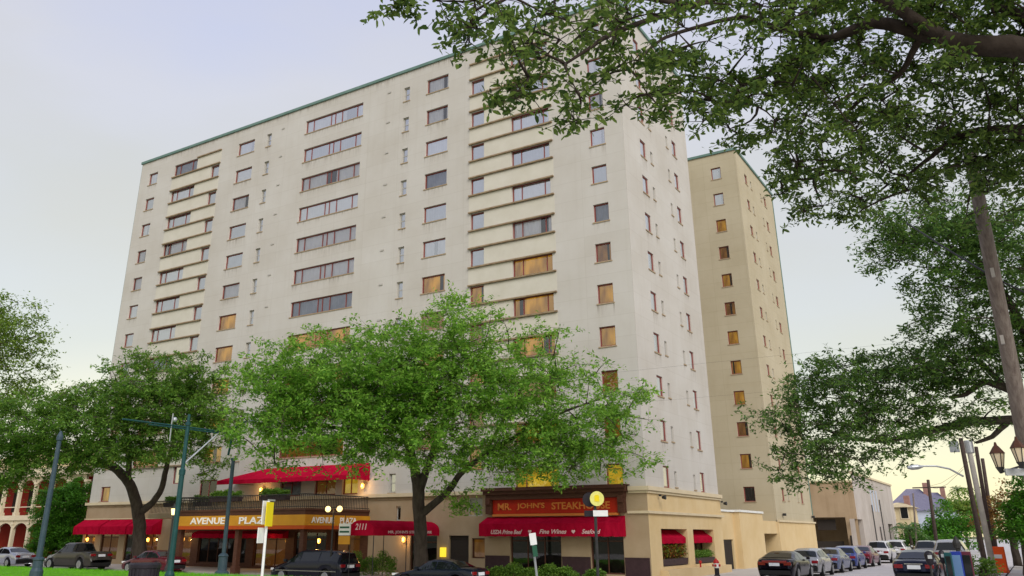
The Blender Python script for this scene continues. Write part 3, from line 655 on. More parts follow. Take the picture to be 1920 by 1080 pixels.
# wall sconces (lit)
def sconce(x, y, z, power=6):
    b = MB().lathe([(.05, -.16), (.09, -.1), (.11, .08), (.03, .16)], (x, y, z), 10)
    o = b.build('sconce', M['bulb'], hotel)
    lamp('sconce_light', (x, y - .22, z), power, hotel)
for x in (-50.2, -42.2): sconce(x, -.22, 1.85, 14)
sconce(-38.0, -.22, 1.9, 16); sconce(-28.6, -1.2, 1.85, 22); sconce(-23.0, -1.2, 1.85, 22); sconce(-16.6, -.25, 1.95, 16)
sconce(-29.9, -.3, 5.35, 22); sconce(-20.2, -.3, 5.35, 22)
MB().box((-13.78, -.2, .95), (-13.38, -PB - .005, 1.5)).build('menu_box', mat('lit_menu_box', (.8, .6, .05), .5, emit=(1, .72, .04), es=.7), hotel)
o = thing('hanging_sign', 'small hanging board sign, green and white over yellow, beside the red canopy', 'sign', at(646, 1003, 47.5))
MB().box((-.42, -.03, -.02), (.42, .03, .62)).build('board', M['signwhite'], o)
for z in (.12, .36): MB().box((-.36, -.04, z), (.36, -.03, z + .10)).build('stripe', M['signgreen'], o)
MB().box((-.42, -.03, -.5), (.42, .03, -.06)).build('board', M['goldsign'], o)
MB().tube([(0, 0, .62), (0, 0, 1.1)], .02, 6).build('hanger', M['iron'], o)

# ------------------------------------------------------------------ foliage tools
def leaves_mesh(name, C, size, rng, m, aspect=2.2, up=.6, nv=4):
    n = len(C); nrm = rng.normal(0, 1, (n, 3)); nrm[:, 2] = np.abs(nrm[:, 2]) + up; nrm /= np.linalg.norm(nrm, axis=1)[:, None]
    t = rng.normal(0, 1, (n, 3)); t[:, 2] -= .35; t -= nrm * (t * nrm).sum(1)[:, None]; t /= np.linalg.norm(t, axis=1)[:, None] + 1e-9; b = np.cross(nrm, t)
    L = size * rng.uniform(.65, 1.3, n)[:, None]; Wd = L / aspect
    if nv == 4:
        V = np.stack([C, C + t * L * .5 + b * Wd * .5 + nrm * L * .06, C + t * L, C + t * L * .5 - b * Wd * .5 + nrm * L * .06], 1)
        F = np.arange(4 * n).reshape(-1, 4)
    else:
        V = np.stack([C, C + t * L * .3 + b * Wd * .42 + nrm * L * .05, C + t * L * .75 + b * Wd * .36 + nrm * L * .04, C + t * L - nrm * L * .05, C + t * L * .75 - b * Wd * .36 + nrm * L * .04, C + t * L * .3 - b * Wd * .42 + nrm * L * .05], 1)
        F = np.arange(6 * n).reshape(-1, 6)
    return fast_mesh(name, V.reshape(-1, 3), F, m)

def bez(p, q, rng, k=5, droop=0.0, wob=.12):
    p, q = np.asarray(p, float), np.asarray(q, float); L = np.linalg.norm(q - p)
    mid = (p + q) / 2 + rng.normal(0, wob * L, 3) + np.array([0, 0, droop * L])
    return [(1 - t) ** 2 * p + 2 * t * (1 - t) * mid + t * t * q for t in np.linspace(0, 1, k)]

def tree(name, label, cat, base, limbs, blobs, m, leaf, per_m3, clump=.8, seed=1, group=None, ymax=None, leafnv=4, flat=.55, branch_r=.05, aspect=2.2, perclump=90, core=.0, twigs=0, barkm='bark'):
    """limbs: [(points, radii)]; blobs: ellipsoids (centre, (right, depth, up) radii, share). Clumps fill the blobs, a bough reaches each, leaves fill clumps."""
    rng = np.random.default_rng(seed); base = np.asarray(base, float)
    root = thing(name, label, cat, base, 0, group)
    tb = MB()
    for P, R_ in limbs:
        P = np.asarray(P, float)
        if len(P) > 2:                                              # smooth the polyline
            k = np.linspace(0, len(P) - 1, (len(P) - 1) * 4 + 1); Q = np.stack([np.interp(k, range(len(P)), P[:, i]) for i in range(3)], 1)
            Q[1:-1] = (Q[:-2] + Q[1:-1] * 2 + Q[2:]) / 4; Q[1:-1] += rng.normal(0, .06, Q[1:-1].shape) * np.interp(k, range(len(P)), R_)[1:-1, None]; R2 = np.interp(k, range(len(P)), R_)
        else: Q, R2 = P, R_
        tb.tube(Q - base, R2, 10)
    nodes = np.concatenate([np.asarray(P, float)[1:] if len(P) > 2 else np.asarray(P, float) for P, _ in limbs])
    cl = []
    for c, rad, dens in blobs:
        c = np.asarray(c, float); vol = 4.19 * rad[0] * rad[1] * rad[2]; k = max(3, int(vol * per_m3 * dens))
        d = rng.normal(0, 1, (k, 3)); d /= np.linalg.norm(d, axis=1)[:, None]; rr = rng.uniform(core, 1, k) ** (1 / 2.2)
        d = d * rr[:, None]
        cl.append(c + np.outer(d[:, 0] * rad[0], _r) + np.outer(d[:, 1] * rad[1], _f0) + np.outer(d[:, 2] * rad[2], [0, 0, 1.0]))
    cl = np.concatenate(cl)
    if ymax is not None: cl = cl[cl[:, 1] < ymax - clump * .6]
    # boughs
    br = tb; order = np.argsort([np.min(np.linalg.norm(nodes - c, axis=1)) for c in cl]); NN = list(nodes)
    for i in order[: min(len(order), 900)]:
        c = cl[i]; A = np.array(NN); dist = np.linalg.norm(A - c, axis=1) + .6 * np.maximum(0, A[:, 2] - c[2]); p = A[np.argmin(dist)]
        L = np.linalg.norm(c - p)
        if L < .15: continue
        path = bez(p, c, rng, 5, .08); rr = min(branch_r, .012 + .018 * L)
        br.tube(np.array(path) - base, np.linspace(rr, max(.006, rr * .3), 5), 5)
        NN += [path[2], path[4]]
    K = len(cl); cnt = rng.integers(int(perclump * .5), int(perclump * 1.5), K); idx = np.repeat(np.arange(K), cnt); n = len(idx)
    sc = rng.uniform(.6, 1.35, K) * clump
    off = rng.normal(0, .5, (n, 3))
    if twigs:                                                       # leaves sit along short twigs fanning out of each clump
        tw = rng.normal(0, 1, (K, twigs, 3)); tw[..., 2] = tw[..., 2] * .55 - .15; tw /= np.linalg.norm(tw, axis=2)[..., None]
        sel = rng.integers(0, twigs, n); s_ = rng.uniform(.15, 1, n) ** .7
        off = tw[idx, sel] * s_[:, None] * 1.05 + rng.normal(0, .09, (n, 3))
        twb = tb
        for q in range(K):
            for j in range(twigs):
                e_ = cl[q] + tw[q, j] * sc[q] * np.array([1, 1, .8]); twb.tube(np.array([cl[q], (cl[q] + e_) / 2 + [0, 0, .02], e_]) - base, [.007, .005, .003], 3)
    tb.build('trunk', M[barkm], root, smooth=True)
    P = cl[idx] + off * sc[idx][:, None] * np.array([1, 1, flat if not twigs else .8])
    if ymax is not None: P = P[P[:, 1] < ymax]
    P = P[P[:, 2] > .3]
    obj('crown', leaves_mesh('crown', P - base, leaf, rng, m, aspect, .6, leafnv), root)
    return root
def bl(x, y, d, rx, ry, rd, dens=1.0):           # crown lobe at a surveyed point; radii rx, ry given as seen at that distance
    return (at(x, y, d), (rx * d / FPX, rd, ry * d / FPX), dens)
def limb(pts, radii): return ([at(*p) for p in pts], radii)
def grounded(p, z): q = np.array(p, float); q[2] = z; return q

# --- oak in front of the entrance
tb_ = on(790, 1062, 1, -4.0); D1 = float((tb_ - CAM) @ FW)
base = grounded(tb_, -.1)
trunk = [base, at(789, 1030, D1), at(787, 960, D1), at(784, 915, D1), at(776, 868, D1 - .4), at(764, 830, D1 - .8), at(740, 780, D1 - 1.5), at(700, 720, D1 - 2)]
lb = [(trunk, [.52, .40, .37, .36, .26, .22, .15, .08]),
      limb([(786, 920, D1), (803, 872, D1 - .4), (818, 830, D1 - 1), (838, 770, D1 - 2), (850, 690, D1 - 2.5), (850, 620, D1 - 2.5)], [.28, .2, .17, .13, .09, .04]),
      limb([(788, 965, D1), (820, 940, D1 - .3), (846, 915, D1 - .6), (862, 888, D1 - 1), (905, 855, D1 - 1.6), (980, 810, D1 - 2), (1060, 770, D1 - 2), (1150, 740, D1 - 2)], [.24, .2, .19, .17, .13, .10, .07, .03]),
      limb([(764, 830, D1 - .8), (700, 815, D1 - 2), (620, 800, D1 - 3), (540, 790, D1 - 3)], [.16, .13, .09, .04]),
      limb([(905, 855, D1 - 1.6), (960, 760, D1 - 2), (1000, 690, D1 - 2)], [.12, .09, .04])]
d = D1 - 4
tree('oak_tree', 'broad bright green oak before the hotel entrance and red canopy', 'tree', base, lb,
     [bl(850, 640, d, 110, 75, 3), bl(740, 690, d, 150, 90, 4), bl(600, 700, d, 130, 80, 3.5), bl(520, 760, d, 100, 90, 3), bl(640, 800, d, 160, 80, 3.5), bl(800, 770, d, 180, 90, 4),
      bl(960, 720, d, 130, 90, 3.5, .75), bl(1080, 770, d, 110, 80, 3, .7), bl(1180, 770, d, 70, 60, 2.5, .6), bl(990, 840, d, 130, 70, 3.5, .85), bl(1120, 850, d, 100, 55, 3, .75), bl(820, 860, d, 90, 40, 2.5, .6),
      bl(840, 920, D1 - 1.5, 50, 22, 1.2, .5), bl(870, 945, D1 - 1.5, 30, 12, .8, .5), bl(1010, 640, d, 60, 30, 2, .5), bl(470, 700, d, 50, 40, 2, .6), bl(1130, 690, d, 60, 30, 2, .5), bl(530, 850, d, 90, 30, 2, .5)],
     M['leaf_mid'], .23, .78, 1.0, 11, ymax=-.35, perclump=110, twigs=7, aspect=2.5)
# --- oak at the left end of the hotel
tb_ = on(262, 1050, 1, -4.2); D2 = float((tb_ - CAM) @ FW); base = grounded(tb_, -.1)
lb = [([base, at(262, 1010, D2), at(260, 965, D2), at(254, 935, D2), at(240, 900, D2 - .3), (at(215, 878, D2 - .6)), at(180, 862, D2 - 1.2), at(120, 840, D2 - 2), at(50, 820, D2 - 2.5)], [.6, .46, .42, .38, .34, .30, .24, .16, .07]),
      limb([(262, 960, D2), (285, 945, D2 - .2), (303, 918, D2 - .6), (311, 880, D2 - 1), (325, 830, D2 - 1.6), (345, 770, D2 - 2)], [.28, .24, .21, .18, .12, .06]),
      limb([(240, 900, D2 - .3), (243, 840, D2 - 1), (230, 770, D2 - 2), (240, 710, D2 - 2.5)], [.22, .18, .12, .05])]
d = D2 - 4
tree('oak_tree', 'dark trunked spreading oak at the left end of the hotel', 'tree', base, lb,
     [bl(300, 730, d, 120, 65, 3.5), bl(370, 790, d, 90, 85, 3), bl(200, 790, d, 130, 80, 4), bl(80, 800, d, 110, 75, 4), bl(30, 860, d, 70, 45, 3), bl(130, 860, d, 90, 30, 2.5, .8), bl(300, 840, d, 90, 40, 3, .8), bl(400, 880, d, 45, 30, 2, .5), bl(250, 690, d, 60, 30, 2, .7), bl(390, 690, d, 45, 30, 2, .6), bl(-60, 810, d, 90, 80, 4), bl(30, 895, d, 60, 22, 2, .7), bl(110, 892, d, 60, 20, 2, .6), bl(-40, 900, d, 60, 40, 2, .8)],
     M['leaf_left'], .24, .76, 1.0, 12, ymax=-.35, perclump=115, twigs=7, aspect=2.5)
# --- trees further left
b_ = grounded(at(-40, 1040, 66), -.1); d = 62
tree('oak_tree', 'loose yellow green tree rising at the left edge over the gallery house', 'tree', b_, [([b_, at(-35, 900, 65), at(-20, 760, 64), at(0, 640, 63)], [.5, .4, .3, .1])],
     [bl(10, 600, d, 60, 55, 3, .8), bl(50, 640, d, 55, 45, 3, .7), bl(-60, 640, d, 90, 90, 4), bl(40, 700, d, 60, 30, 3, .6), bl(120, 745, d, 70, 28, 3, .5), bl(-20, 740, d, 90, 60, 4)], M['leaf_far'], .24, .6, .9, 13, perclump=80)
b_ = grounded(on(120, 1045, 1, 2.5), 0); d = float((b_ - CAM) @ FW)
tree('shrub_tree', 'rounded bright green shrub between the gallery house and the hotel', 'tree', b_, [([b_, at(120, 980, d), at(118, 930, d)], [.2, .15, .05])],
     [bl(118, 940, d, 50, 34, 1.5), bl(150, 925, d, 22, 30, 1.2), bl(80, 1030, d, 30, 25, 1.2), bl(140, 1035, d, 34, 25, 1.2), bl(130, 990, d, 42, 40, 1.5), bl(95, 1000, d, 38, 45, 1.5), bl(70, 960, d, 22, 20, 1, .6)], M['leaf_shrub'], .20, 5.0, .50, 14, perclump=90)

# --- big oak over the viewer, limbs reaching in from the right
b_ = np.array([29.0, -40.0, -.1]); F_ = 12.5
LM = lambda *p: limb([q[:3] for q in p], [q[3] for q in p])
lb = [([b_, b_ + [0, 0, 2.5], b_ + [-.4, .1, 5.0], at(2330, 330, 11.0), at(2150, 190, 11.2), at(2010, 125, 11.5), at(1920, 88, 11.8), at(1810, 84, 12.0), at(1730, 62, 12.2), at(1640, 40, 12.4), at(1560, 72, 12.5), at(1480, 120, 12.2), at(1390, 160, 11.6)], [.75, .6, .5, .38, .30, .22, .17, .145, .12, .09, .07, .045, .02]),
      LM((1760, 66, 12.1, .11), (1690, 20, 12.0, .085), (1600, -30, 11.6, .07), (1450, -40, 11, .05), (1300, 10, 10.4, .04), (1150, 60, 9.8, .03), (1060, 120, 9.4, .015)),
      LM((2150, 190, 11.2, .2), (2000, 260, 12.4, .12), (1900, 240, 13, .08), (1800, 250, 13.6, .06), (1700, 330, 14, .02)),
      LM((1730, 62, 12.2, .06), (1690, 140, 12.6, .04), (1620, 180, 13, .03), (1540, 260, 13, .012)),
      LM((1560, 72, 12.5, .05), (1480, 60, 12, .04), (1380, 30, 11.4, .03), (1240, 70, 10.4, .022), (1180, 130, 9.8, .012)),
      LM((1300, 10, 10.4, .035), (1100, -20, 9.6, .03), (950, -10, 9.2, .022), (870, 60, 9, .012)),
      LM((2010, 125, 11.5, .15), (1930, 40, 12.2, .1), (1850, 0, 12.8, .06))]
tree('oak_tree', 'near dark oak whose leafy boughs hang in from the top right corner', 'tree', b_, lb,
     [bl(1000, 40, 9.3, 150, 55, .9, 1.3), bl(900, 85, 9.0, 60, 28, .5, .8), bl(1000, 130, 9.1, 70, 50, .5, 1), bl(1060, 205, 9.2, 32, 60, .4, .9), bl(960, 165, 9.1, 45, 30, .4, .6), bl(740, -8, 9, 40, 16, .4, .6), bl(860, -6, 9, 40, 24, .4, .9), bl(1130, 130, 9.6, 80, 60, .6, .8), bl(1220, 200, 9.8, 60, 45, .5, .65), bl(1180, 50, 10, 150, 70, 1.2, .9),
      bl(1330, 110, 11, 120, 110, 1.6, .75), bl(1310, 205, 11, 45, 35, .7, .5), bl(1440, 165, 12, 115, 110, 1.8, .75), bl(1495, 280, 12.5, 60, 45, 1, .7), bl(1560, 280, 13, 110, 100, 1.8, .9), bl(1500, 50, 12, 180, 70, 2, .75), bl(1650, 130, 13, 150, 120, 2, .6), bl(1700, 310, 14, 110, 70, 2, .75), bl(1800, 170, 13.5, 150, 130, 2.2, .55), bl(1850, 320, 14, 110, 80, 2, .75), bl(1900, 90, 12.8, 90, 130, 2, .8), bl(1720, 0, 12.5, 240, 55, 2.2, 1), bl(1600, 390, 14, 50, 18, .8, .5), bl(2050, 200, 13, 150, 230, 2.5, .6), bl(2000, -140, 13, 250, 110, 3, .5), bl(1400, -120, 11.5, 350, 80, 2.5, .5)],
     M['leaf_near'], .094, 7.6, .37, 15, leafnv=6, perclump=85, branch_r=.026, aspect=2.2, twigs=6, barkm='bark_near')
# --- oak on the right corner
b_ = np.array([22.0, -2.5, .05]); dR = 36
lb = [([b_, b_ + [-.2, 0, 2], at(1985, 840, dR), at(1950, 790, dR), at(1891, 788, dR), at(1819, 789, dR), at(1737, 810, dR), at(1660, 828, dR), at(1593, 822, dR), at(1530, 800, dR)], [.7, .55, .42, .26, .20, .165, .14, .10, .06, .03]),
      LM((1985, 840, dR, .4), (1960, 760, dR, .3), (1920, 740, dR, .22), (1886, 727, dR, .17), (1845, 714, dR, .14), (1809, 741, dR, .10), (1780, 745, dR, .06)),
      LM((1960, 760, dR, .3), (1930, 640, dR - 1, .22), (1890, 560, dR - 2, .15), (1830, 480, dR - 2, .10), (1740, 450, dR - 2, .05)),
      LM((1886, 727, dR, .14), (1830, 670, dR, .1), (1740, 690, dR, .06), (1640, 700, dR, .03)),
      LM((1891, 788, dR, .15), (1860, 820, dR, .1), (1830, 830, dR, .06))]
tree('oak_tree', 'dark green oak on the far right corner, low boughs over the side street', 'tree', b_, lb,
     [bl(1480, 760, dR, 60, 50, 2, .9), bl(1560, 720, dR, 90, 50, 2.5), bl(1660, 710, dR, 110, 55, 2.5), bl(1770, 690, dR, 100, 60, 2.5), bl(1870, 650, dR, 80, 60, 2.5), bl(1640, 770, dR, 120, 45, 2.5, .9), bl(1500, 820, dR, 50, 50, 1.8, .8), bl(1560, 850, dR, 70, 45, 2, .8), bl(1640, 850, dR, 50, 25, 1.5, .5), bl(1690, 850, dR, 30, 20, 1.2, .5), bl(1530, 885, dR, 60, 18, 1.2, .6), bl(1780, 790, dR, 90, 35, 2, .7), bl(1620, 820, dR - 1.5, 110, 35, 1.5, 1), bl(1720, 775, dR - 1.5, 90, 40, 1.5, .9), bl(1500, 870, dR - 1, 45, 40, 1.5, .8), bl(1850, 745, dR - 1.5, 60, 30, 1.5, .6), bl(1580, 870, dR - 1, 60, 40, 1.5, .8),
      bl(1640, 460, dR - 3, 50, 30, 1.8, .7), bl(1700, 430, dR - 3, 80, 60, 2.5, .9), bl(1790, 440, dR - 3, 90, 80, 3, 1), bl(1880, 460, dR - 3, 80, 90, 3, 1), bl(1720, 500, dR - 3, 80, 45, 2.2, .8), bl(1820, 570, dR - 2, 90, 60, 2.5, .8), bl(1760, 610, dR - 1, 80, 35, 2, .6), bl(1990, 560, dR - 2, 110, 200, 4, .6)],
     M['leaf_right'], .19, 1.4, .85, 16, perclump=110, twigs=7, aspect=2.5)

# ------------------------------------------------------------------ background, right
def simple_tree(name, label, x, y, d, rx, ry, rd, m, seed, leaf=.7, dens=.3, clump=1.2, per=80, extra=()):
    c = at(x, y, d); b0 = grounded(c, .2)
    return tree(name, label, 'tree', b0, [([b0, (b0 + c) / 2, c], [.3, .22, .08])], [bl(x, y, d, rx, ry, rd)] + [bl(*e) for e in extra], m, leaf, dens, clump, seed, perclump=per)
simple_tree('tree', 'round green tree beyond the parked cars down the side street', 1785, 985, 100, 36, 42, 4, M['leaf_shrub'], 21, .45, .4, 1.2, 90, [(1760, 1000, 99, 22, 28, 3)])
simple_tree('tree', 'tall yellowish tree behind the utility poles down the side street', 1825, 960, 112, 34, 44, 4, M['leaf_far'], 22, .45, .35, 1.2, 90, [(1800, 945, 112, 22, 18, 3)])
simple_tree('tree', 'bright low tree beside the palm at the street end', 1722, 1008, 105, 22, 22, 3, M['leaf_shrub'], 23, .45, 1.0, .9, 90)
simple_tree('tree', 'rusty brown twiggy tree behind the lantern', 1885, 945, 60, 50, 45, 3, M['leaf_rust'], 24, .24, .9, .7, 50, [(1850, 985, 60, 30, 30, 2, .7)])
simple_tree('bush', 'leafy green bush at the right edge over the pavement', 1915, 990, 34, 32, 48, 1.2, M['leaf_shrub'], 25, .15, 9, .35, 90, [(1945, 960, 34, 40, 70, 1.5)])
simple_tree('bush', 'low green bush round the feet of the utility poles', 1842, 1062, 38, 26, 20, .8, M['leaf_left'], 26, .14, 12, .3, 90)
def palm(label, x, y, d, trunk_h_px, frond, seed, nf=16):
    rng = np.random.default_rng(seed); c = at(x, y, d); b0 = grounded(c, .2); root = thing('palm_tree', label, 'palm', b0)
    MB().tube([(0, 0, 0), ((c - b0) * .5) + [.1, 0, 0], c - b0], [.22, .16, .14], 8).build('trunk', M['bark'], root, smooth=True)
    for i in range(nf):
        a_ = 2 * math.pi * i / nf + rng.uniform(-.2, .2); el = rng.uniform(-.2, 1.1); L = frond * rng.uniform(.8, 1.15); b = MB()
        for s_ in range(10):
            t = (s_ + .5) / 10; p = np.array([math.cos(a_) * math.cos(el) * L * t, math.sin(a_) * math.cos(el) * L * t, math.sin(el) * L * t - .75 * L * t * t]) + (c - b0)
            wv = np.array([-math.sin(a_), math.cos(a_), 0]); wl = L * .34 * math.sin(math.pi * min(1, t * .9 + .12)); dr = np.array([math.cos(a_) * .3, math.sin(a_) * .3, -.35])
            for sg in (-1, 1): b.face([p, p + wv * sg * wl + dr * wl * .8, p + wv * sg * wl * .5 + dr * wl * .5 + np.array([math.cos(a_), math.sin(a_), 0]) * L * .07])
        rib = [np.array([math.cos(a_) * math.cos(el) * L * t, math.sin(a_) * math.cos(el) * L * t, math.sin(el) * L * t - .75 * L * t * t]) + (c - b0) for t in np.linspace(0, 1, 7)]
        b.tube(rib, .02, 4); b.build('frond', M['leaf_palm'], root)
palm('short fan of palm fronds beside the concrete building', 1703, 992, 92, 0, 2.6, 31)
palm('tall thin palm with a small round head above the far trees', 1795, 918, 130, 0, 2.2, 32)

# concrete parking building past the wing
pk = thing('parking_building', 'weathered two storey concrete building with open vehicle bays', 'building', (0, 0, 0))
XC, YN, YF, HP = 1.6, 56.0, 86.0, 8.6
b = MB(); OX0, OX1 = on(1522, 1000, 1, YN)[0], on(1589, 1000, 1, YN)[0]; OZ = on(1560, 970, 1, YN)[2]; ops = [(OX0, OX1, .1, OZ)]
wall_sheet(b, (0, YN, 0), (1, 0, 0), (0, 1, 0), -14, XC, 0, HP - .9, ops, .5)
b.build('wall', M['orangewall'], pk)
b = MB(); SY0, SY1 = on(1606, 1000, 0, XC)[1], on(1621, 1000, 0, XC)[1]; so_ = [(SY0, SY1, .1, OZ - .2), (78, 82, .1, 3.6)]
wall_sheet(b, (XC, 0, 0), (0, 1, 0), (-1, 0, 0), YN, YF, 0, HP, so_, .5)
b.face([(-14, YF, 0), (XC, YF, 0), (XC, YF, HP), (-14, YF, HP)]).face([(-14, YN + .1, HP - .9), (XC, YN + .1, HP - .9), (XC, YF, HP - .9), (-14, YF, HP - .9)])
b.build('wall', M['cwall'], pk)
MB().box((-14, YN + 6, .1), (XC - .6, YN + 6.2, 7)).build('inner_wall', M['orangewall'], pk)
MB().box((OX0 + .1, YN + .6, .1), (OX1 - .6, YN + .75, 1.6)).build('vehicle_gate', M['garage'], pk)
MB().box((OX0 + .6, YN + .6, OZ - 1.3), (OX1 - 1.2, YN + .75, OZ - .2)).build('louvre', M['garage'], pk)
MB().box((XC - .75, SY0 + .3, .9), (XC - .65, SY1 - .3, 2.2)).build('door', M['garage'], pk); MB().box((XC - .5, 78.05, .1), (XC - .4, 81.95, 3.5)).build('door', M['garage'], pk)
MB().box((OX1 + .03, YN - .03, .1), (XC - .1, YN - .002, 1.2)).build('painted_pillar', M['yelpaint'], pk)
MB().box((-14.1, YN - .12, HP - .9), (XC - .02, YN + .1, HP - .7)).box((XC - .2, YN - .12, HP), (XC + .14, YF + .1, HP + .22)).build('coping', M['cornice'], pk)
for y, zt in ((66.5, 5.6), (70.5, 3.2), (73, 6.4)): MB().tube([(XC + .1, y, .1), (XC + .1, y, zt)], .06, 6).build('downpipe_or_fringe', M['iron'], pk)
for y in (67.2, 69.4, 71.4): MB().box((XC - .3, y, 4.9), (XC + .03, y + .7, 7.4)).build('window', M['bluehouse'], pk)
# houses at the street's end
def gable_house(name, label, c, w, dp, h, rh, wallm, roofm, nw=3, rows=2):
    o = thing(name, label, 'house', c); MB().box((-w / 2, 0, 0), (w / 2, dp, h)).build('wall', wallm, o)
    b = MB(); e_ = .5
    b.mesh([(-w / 2 - e_, -e_, h), (w / 2 + e_, -e_, h), (w / 2 + e_, dp + e_, h), (-w / 2 - e_, dp + e_, h), (-w * .12, dp * .45, h + rh), (w * .12, dp * .55, h + rh)], [(0, 1, 5, 4), (1, 2, 5), (2, 3, 4, 5), (3, 0, 4), (3, 2, 1, 0)])
    rf = b.build('roof', roofm, o); MB().box((w * .2, dp * .4, h + rh * .3), (w * .2 + .8, dp * .4 + .8, h + rh + 1)).build('chimney', M['brick'], rf)
    for r_ in range(rows):
        for i in range(nw):
            x = -w / 2 + w * (i + .5) / nw; z = 1 + r_ * 3.3
            wd = MB().box((x - .6, -.08, z), (x + .6, -.002, z + 1.9)).build('window', M['housetrim'], o); MB().box((x - .48, -.10, z + .12), (x + .48, -.082, z + 1.78)).build('pane', M['carglass'], wd)
    return o
gable_house('yellow_house', 'small cream yellow house behind the concrete building', grounded(at(1688, 990, 125), .2), 3.6, 8, 6.0, .8, M['yelhouse'], M['yelhouse'], 2)
gable_house('blue_house', 'pale blue house with purple slate roof and dormers far down the street', grounded(at(1716, 980, 150), .2), 9, 10, 6.2, 4.0, M['bluehouse'], M['slateroof'], 3, 1)
gable_house('blue_house', 'grey blue gabled house half hidden by trees at the street end', grounded(at(1755, 985, 155), .2), 7, 9, 6.4, 3.4, M['bluehouse'], M['slateroof'], 2, 1)
bh = thing('brick_building', 'red brown brick house at the right edge behind the lantern', 'building', (19.9, 6, 0))
b = MB(); wall_sheet(b, (0, 0, 0), (1, 0, 0), (0, 1, 0), 0, 9, 0, 9.5, [(1.5, 2.7, 4.5, 6.5), (4.5, 5.7, 4.5, 6.5)], .15); b.box((0.01, .4, 0), (9, 12, 9.45)); b.build('wall', M['brick'], bh)
for x in (1.5, 4.5): window('window', bh, (x, .1, 4.5), 0, 1.2, 2, trans=(1.0,), frame='greyframe', back='dark', pleat=False)
MB().box((-.2, -.2, 9.5), (9.2, 12.2, 9.8)).build('roof', M['slateroof'], bh)

# gallery house at the left
gh = thing('gallery_house', 'ochre two storey gallery house with arched porch and red walls', 'house', (-57.0, 3.0, 0))
b = MB(); b.box((-22, 2.5, 0), (0, 12, 9.5)); b.build('wall', M['housered'], gh)
MB().box((-22.2, .1, 3.55), (.2, 2.6, 4.0)).build('gallery_floor', M['housetrim'], gh)
MB().box((-22.3, -.1, 7.6), (.3, 12.2, 8.4)).build('cornice', M['housetrim'], gh); MB().box((-22.3, 0, 8.4), (.3, 12, 10.2), .6).build('roof', M['housey'], gh)
cm = MB().box((-.16, -.16, 0), (.16, .16, 3.1)).box((-.24, -.24, 0), (.24, .24, .3)).box((-.22, -.22, 2.9), (.22, .22, 3.1)).data('column', M['housetrim'])
bay = 2.75
for i in range(9):
    x = -22 + bay * i
    obj('column', cm, gh, (x, .35, .25)); obj('column', cm, gh, (x, .35, 4.0))
ab = MB(); n_ = 10
for y in (.25, .45):
    pts = [(.05 + (bay - .1) * (1 - math.cos(math.pi * i / n_)) / 2, 2.35 + .95 * math.sin(math.pi * i / n_)) for i in range(n_ + 1)]
    for (xa, za), (xb, zb) in zip(pts, pts[1:]): ab.face([(xa, y, za), (xb, y, zb), (xb, y, 3.55), (xa, y, 3.55)])
for (xa, za), (xb, zb) in zip(pts, pts[1:]): ab.face([(xa, .25, za), (xb, .25, zb), (xb, .45, zb), (xa, .45, za)])
am = ab.data('arch', M['housetrim'])
for i in range(8): obj('arch', am, gh, (-22 + bay * i, 0, 0)); obj('arch', am, gh, (-22 + bay * i, 0, 4.05))
for i in range(8):
    x = -22 + bay * i + .3; MB().box((x, .3, 4.75), (x + bay - .6, .38, 4.83)).build('rail', M['housetrim'], gh)
    MB().box((x + .5, 2.42, 4.4), (x + bay - 1.1, 2.49, 6.6)).build('window', M['dark'], gh)
MB().box((.3, 3, 0), (3.6, 12, 9.2)).build('side_wall', M['housey'], gh)

# ------------------------------------------------------------------ hedges, planters
def hedge(name, label, cat, x0, x1, y0, y1, z0, z1, m, seed, n=5000, leaf=.10, box=None):
    rng = np.random.default_rng(seed); root = thing(name, label, cat, ((x0 + x1) / 2, (y0 + y1) / 2, z0)); c0_ = np.array([(x0 + x1) / 2, (y0 + y1) / 2, z0])
    P = rng.uniform(0, 1, (n, 3)); lump = .75 + .25 * np.sin(P[:, 0] * (x1 - x0) * 4.3 + seed) * np.cos(P[:, 0] * (x1 - x0) * 1.7)
    P = np.stack([x0 + P[:, 0] * (x1 - x0), y0 + P[:, 1] * (y1 - y0), z0 + P[:, 2] ** .6 * (z1 - z0) * lump], 1)
    obj('foliage', leaves_mesh('foliage', P - c0_, leaf, rng, m), root)
    if box: MB().box((x0 - c0_[0], y0 - c0_[1], box - z0), (x1 - c0_[0], y1 - c0_[1], .02), 1.05).build('trough', M['maroonbase'], root)
    return root
hedge('hedge', 'clipped yellow green hedge below the marquee', 'hedge', -7.9, -2.4, -4.6, -3.7, -.1, .85, M['leaf_hedge'], 41, 11000, .12)
hedge('hedge', 'dark green hedge behind the minivan beside the canopy', 'hedge', -19.5, -14.9, -3.6, -3.0, -.1, 1.35, M['leaf_left'], 42, 7000, .12)
hedge('shrub', 'small yellow green shrub right of the round sign pole', 'shrub', -1.95, -1.0, -4.3, -3.6, -.1, .72, M['leaf_hedge'], 43, 2200, .12)
hedge('planter', 'window box of red and yellow leaves, left side-street window', 'planter', -.45, .02, 1.9, 5.85, .95, 1.75, M['flower'], 44, 2600, .13, .62)
hedge('planter', 'window box of green plants, second side-street window', 'planter', -.45, .02, 7.2, 10.9, .90, 1.35, M['leaf_left'], 45, 1800, .12, .62)
hedge('hedge', 'dark hedge in front of the gallery house porch', 'hedge', -66, -56.5, -.6, .4, 0, 1.1, M['leaf_left'], 46, 7000, .16)
for i, (x0, x1, lab) in enumerate(((-37.9, -36.3, 'dark plant trough on the terrace left of the doorway'), (-34.6, -33.0, 'dark plant trough on the terrace right of the doorway'))):
    hedge('planter', lab, 'planter', x0, x1, -2.48, -2.1, 4.5, 5.0, M['leaf_left'], 50 + i, 1800, .12, 4.2)
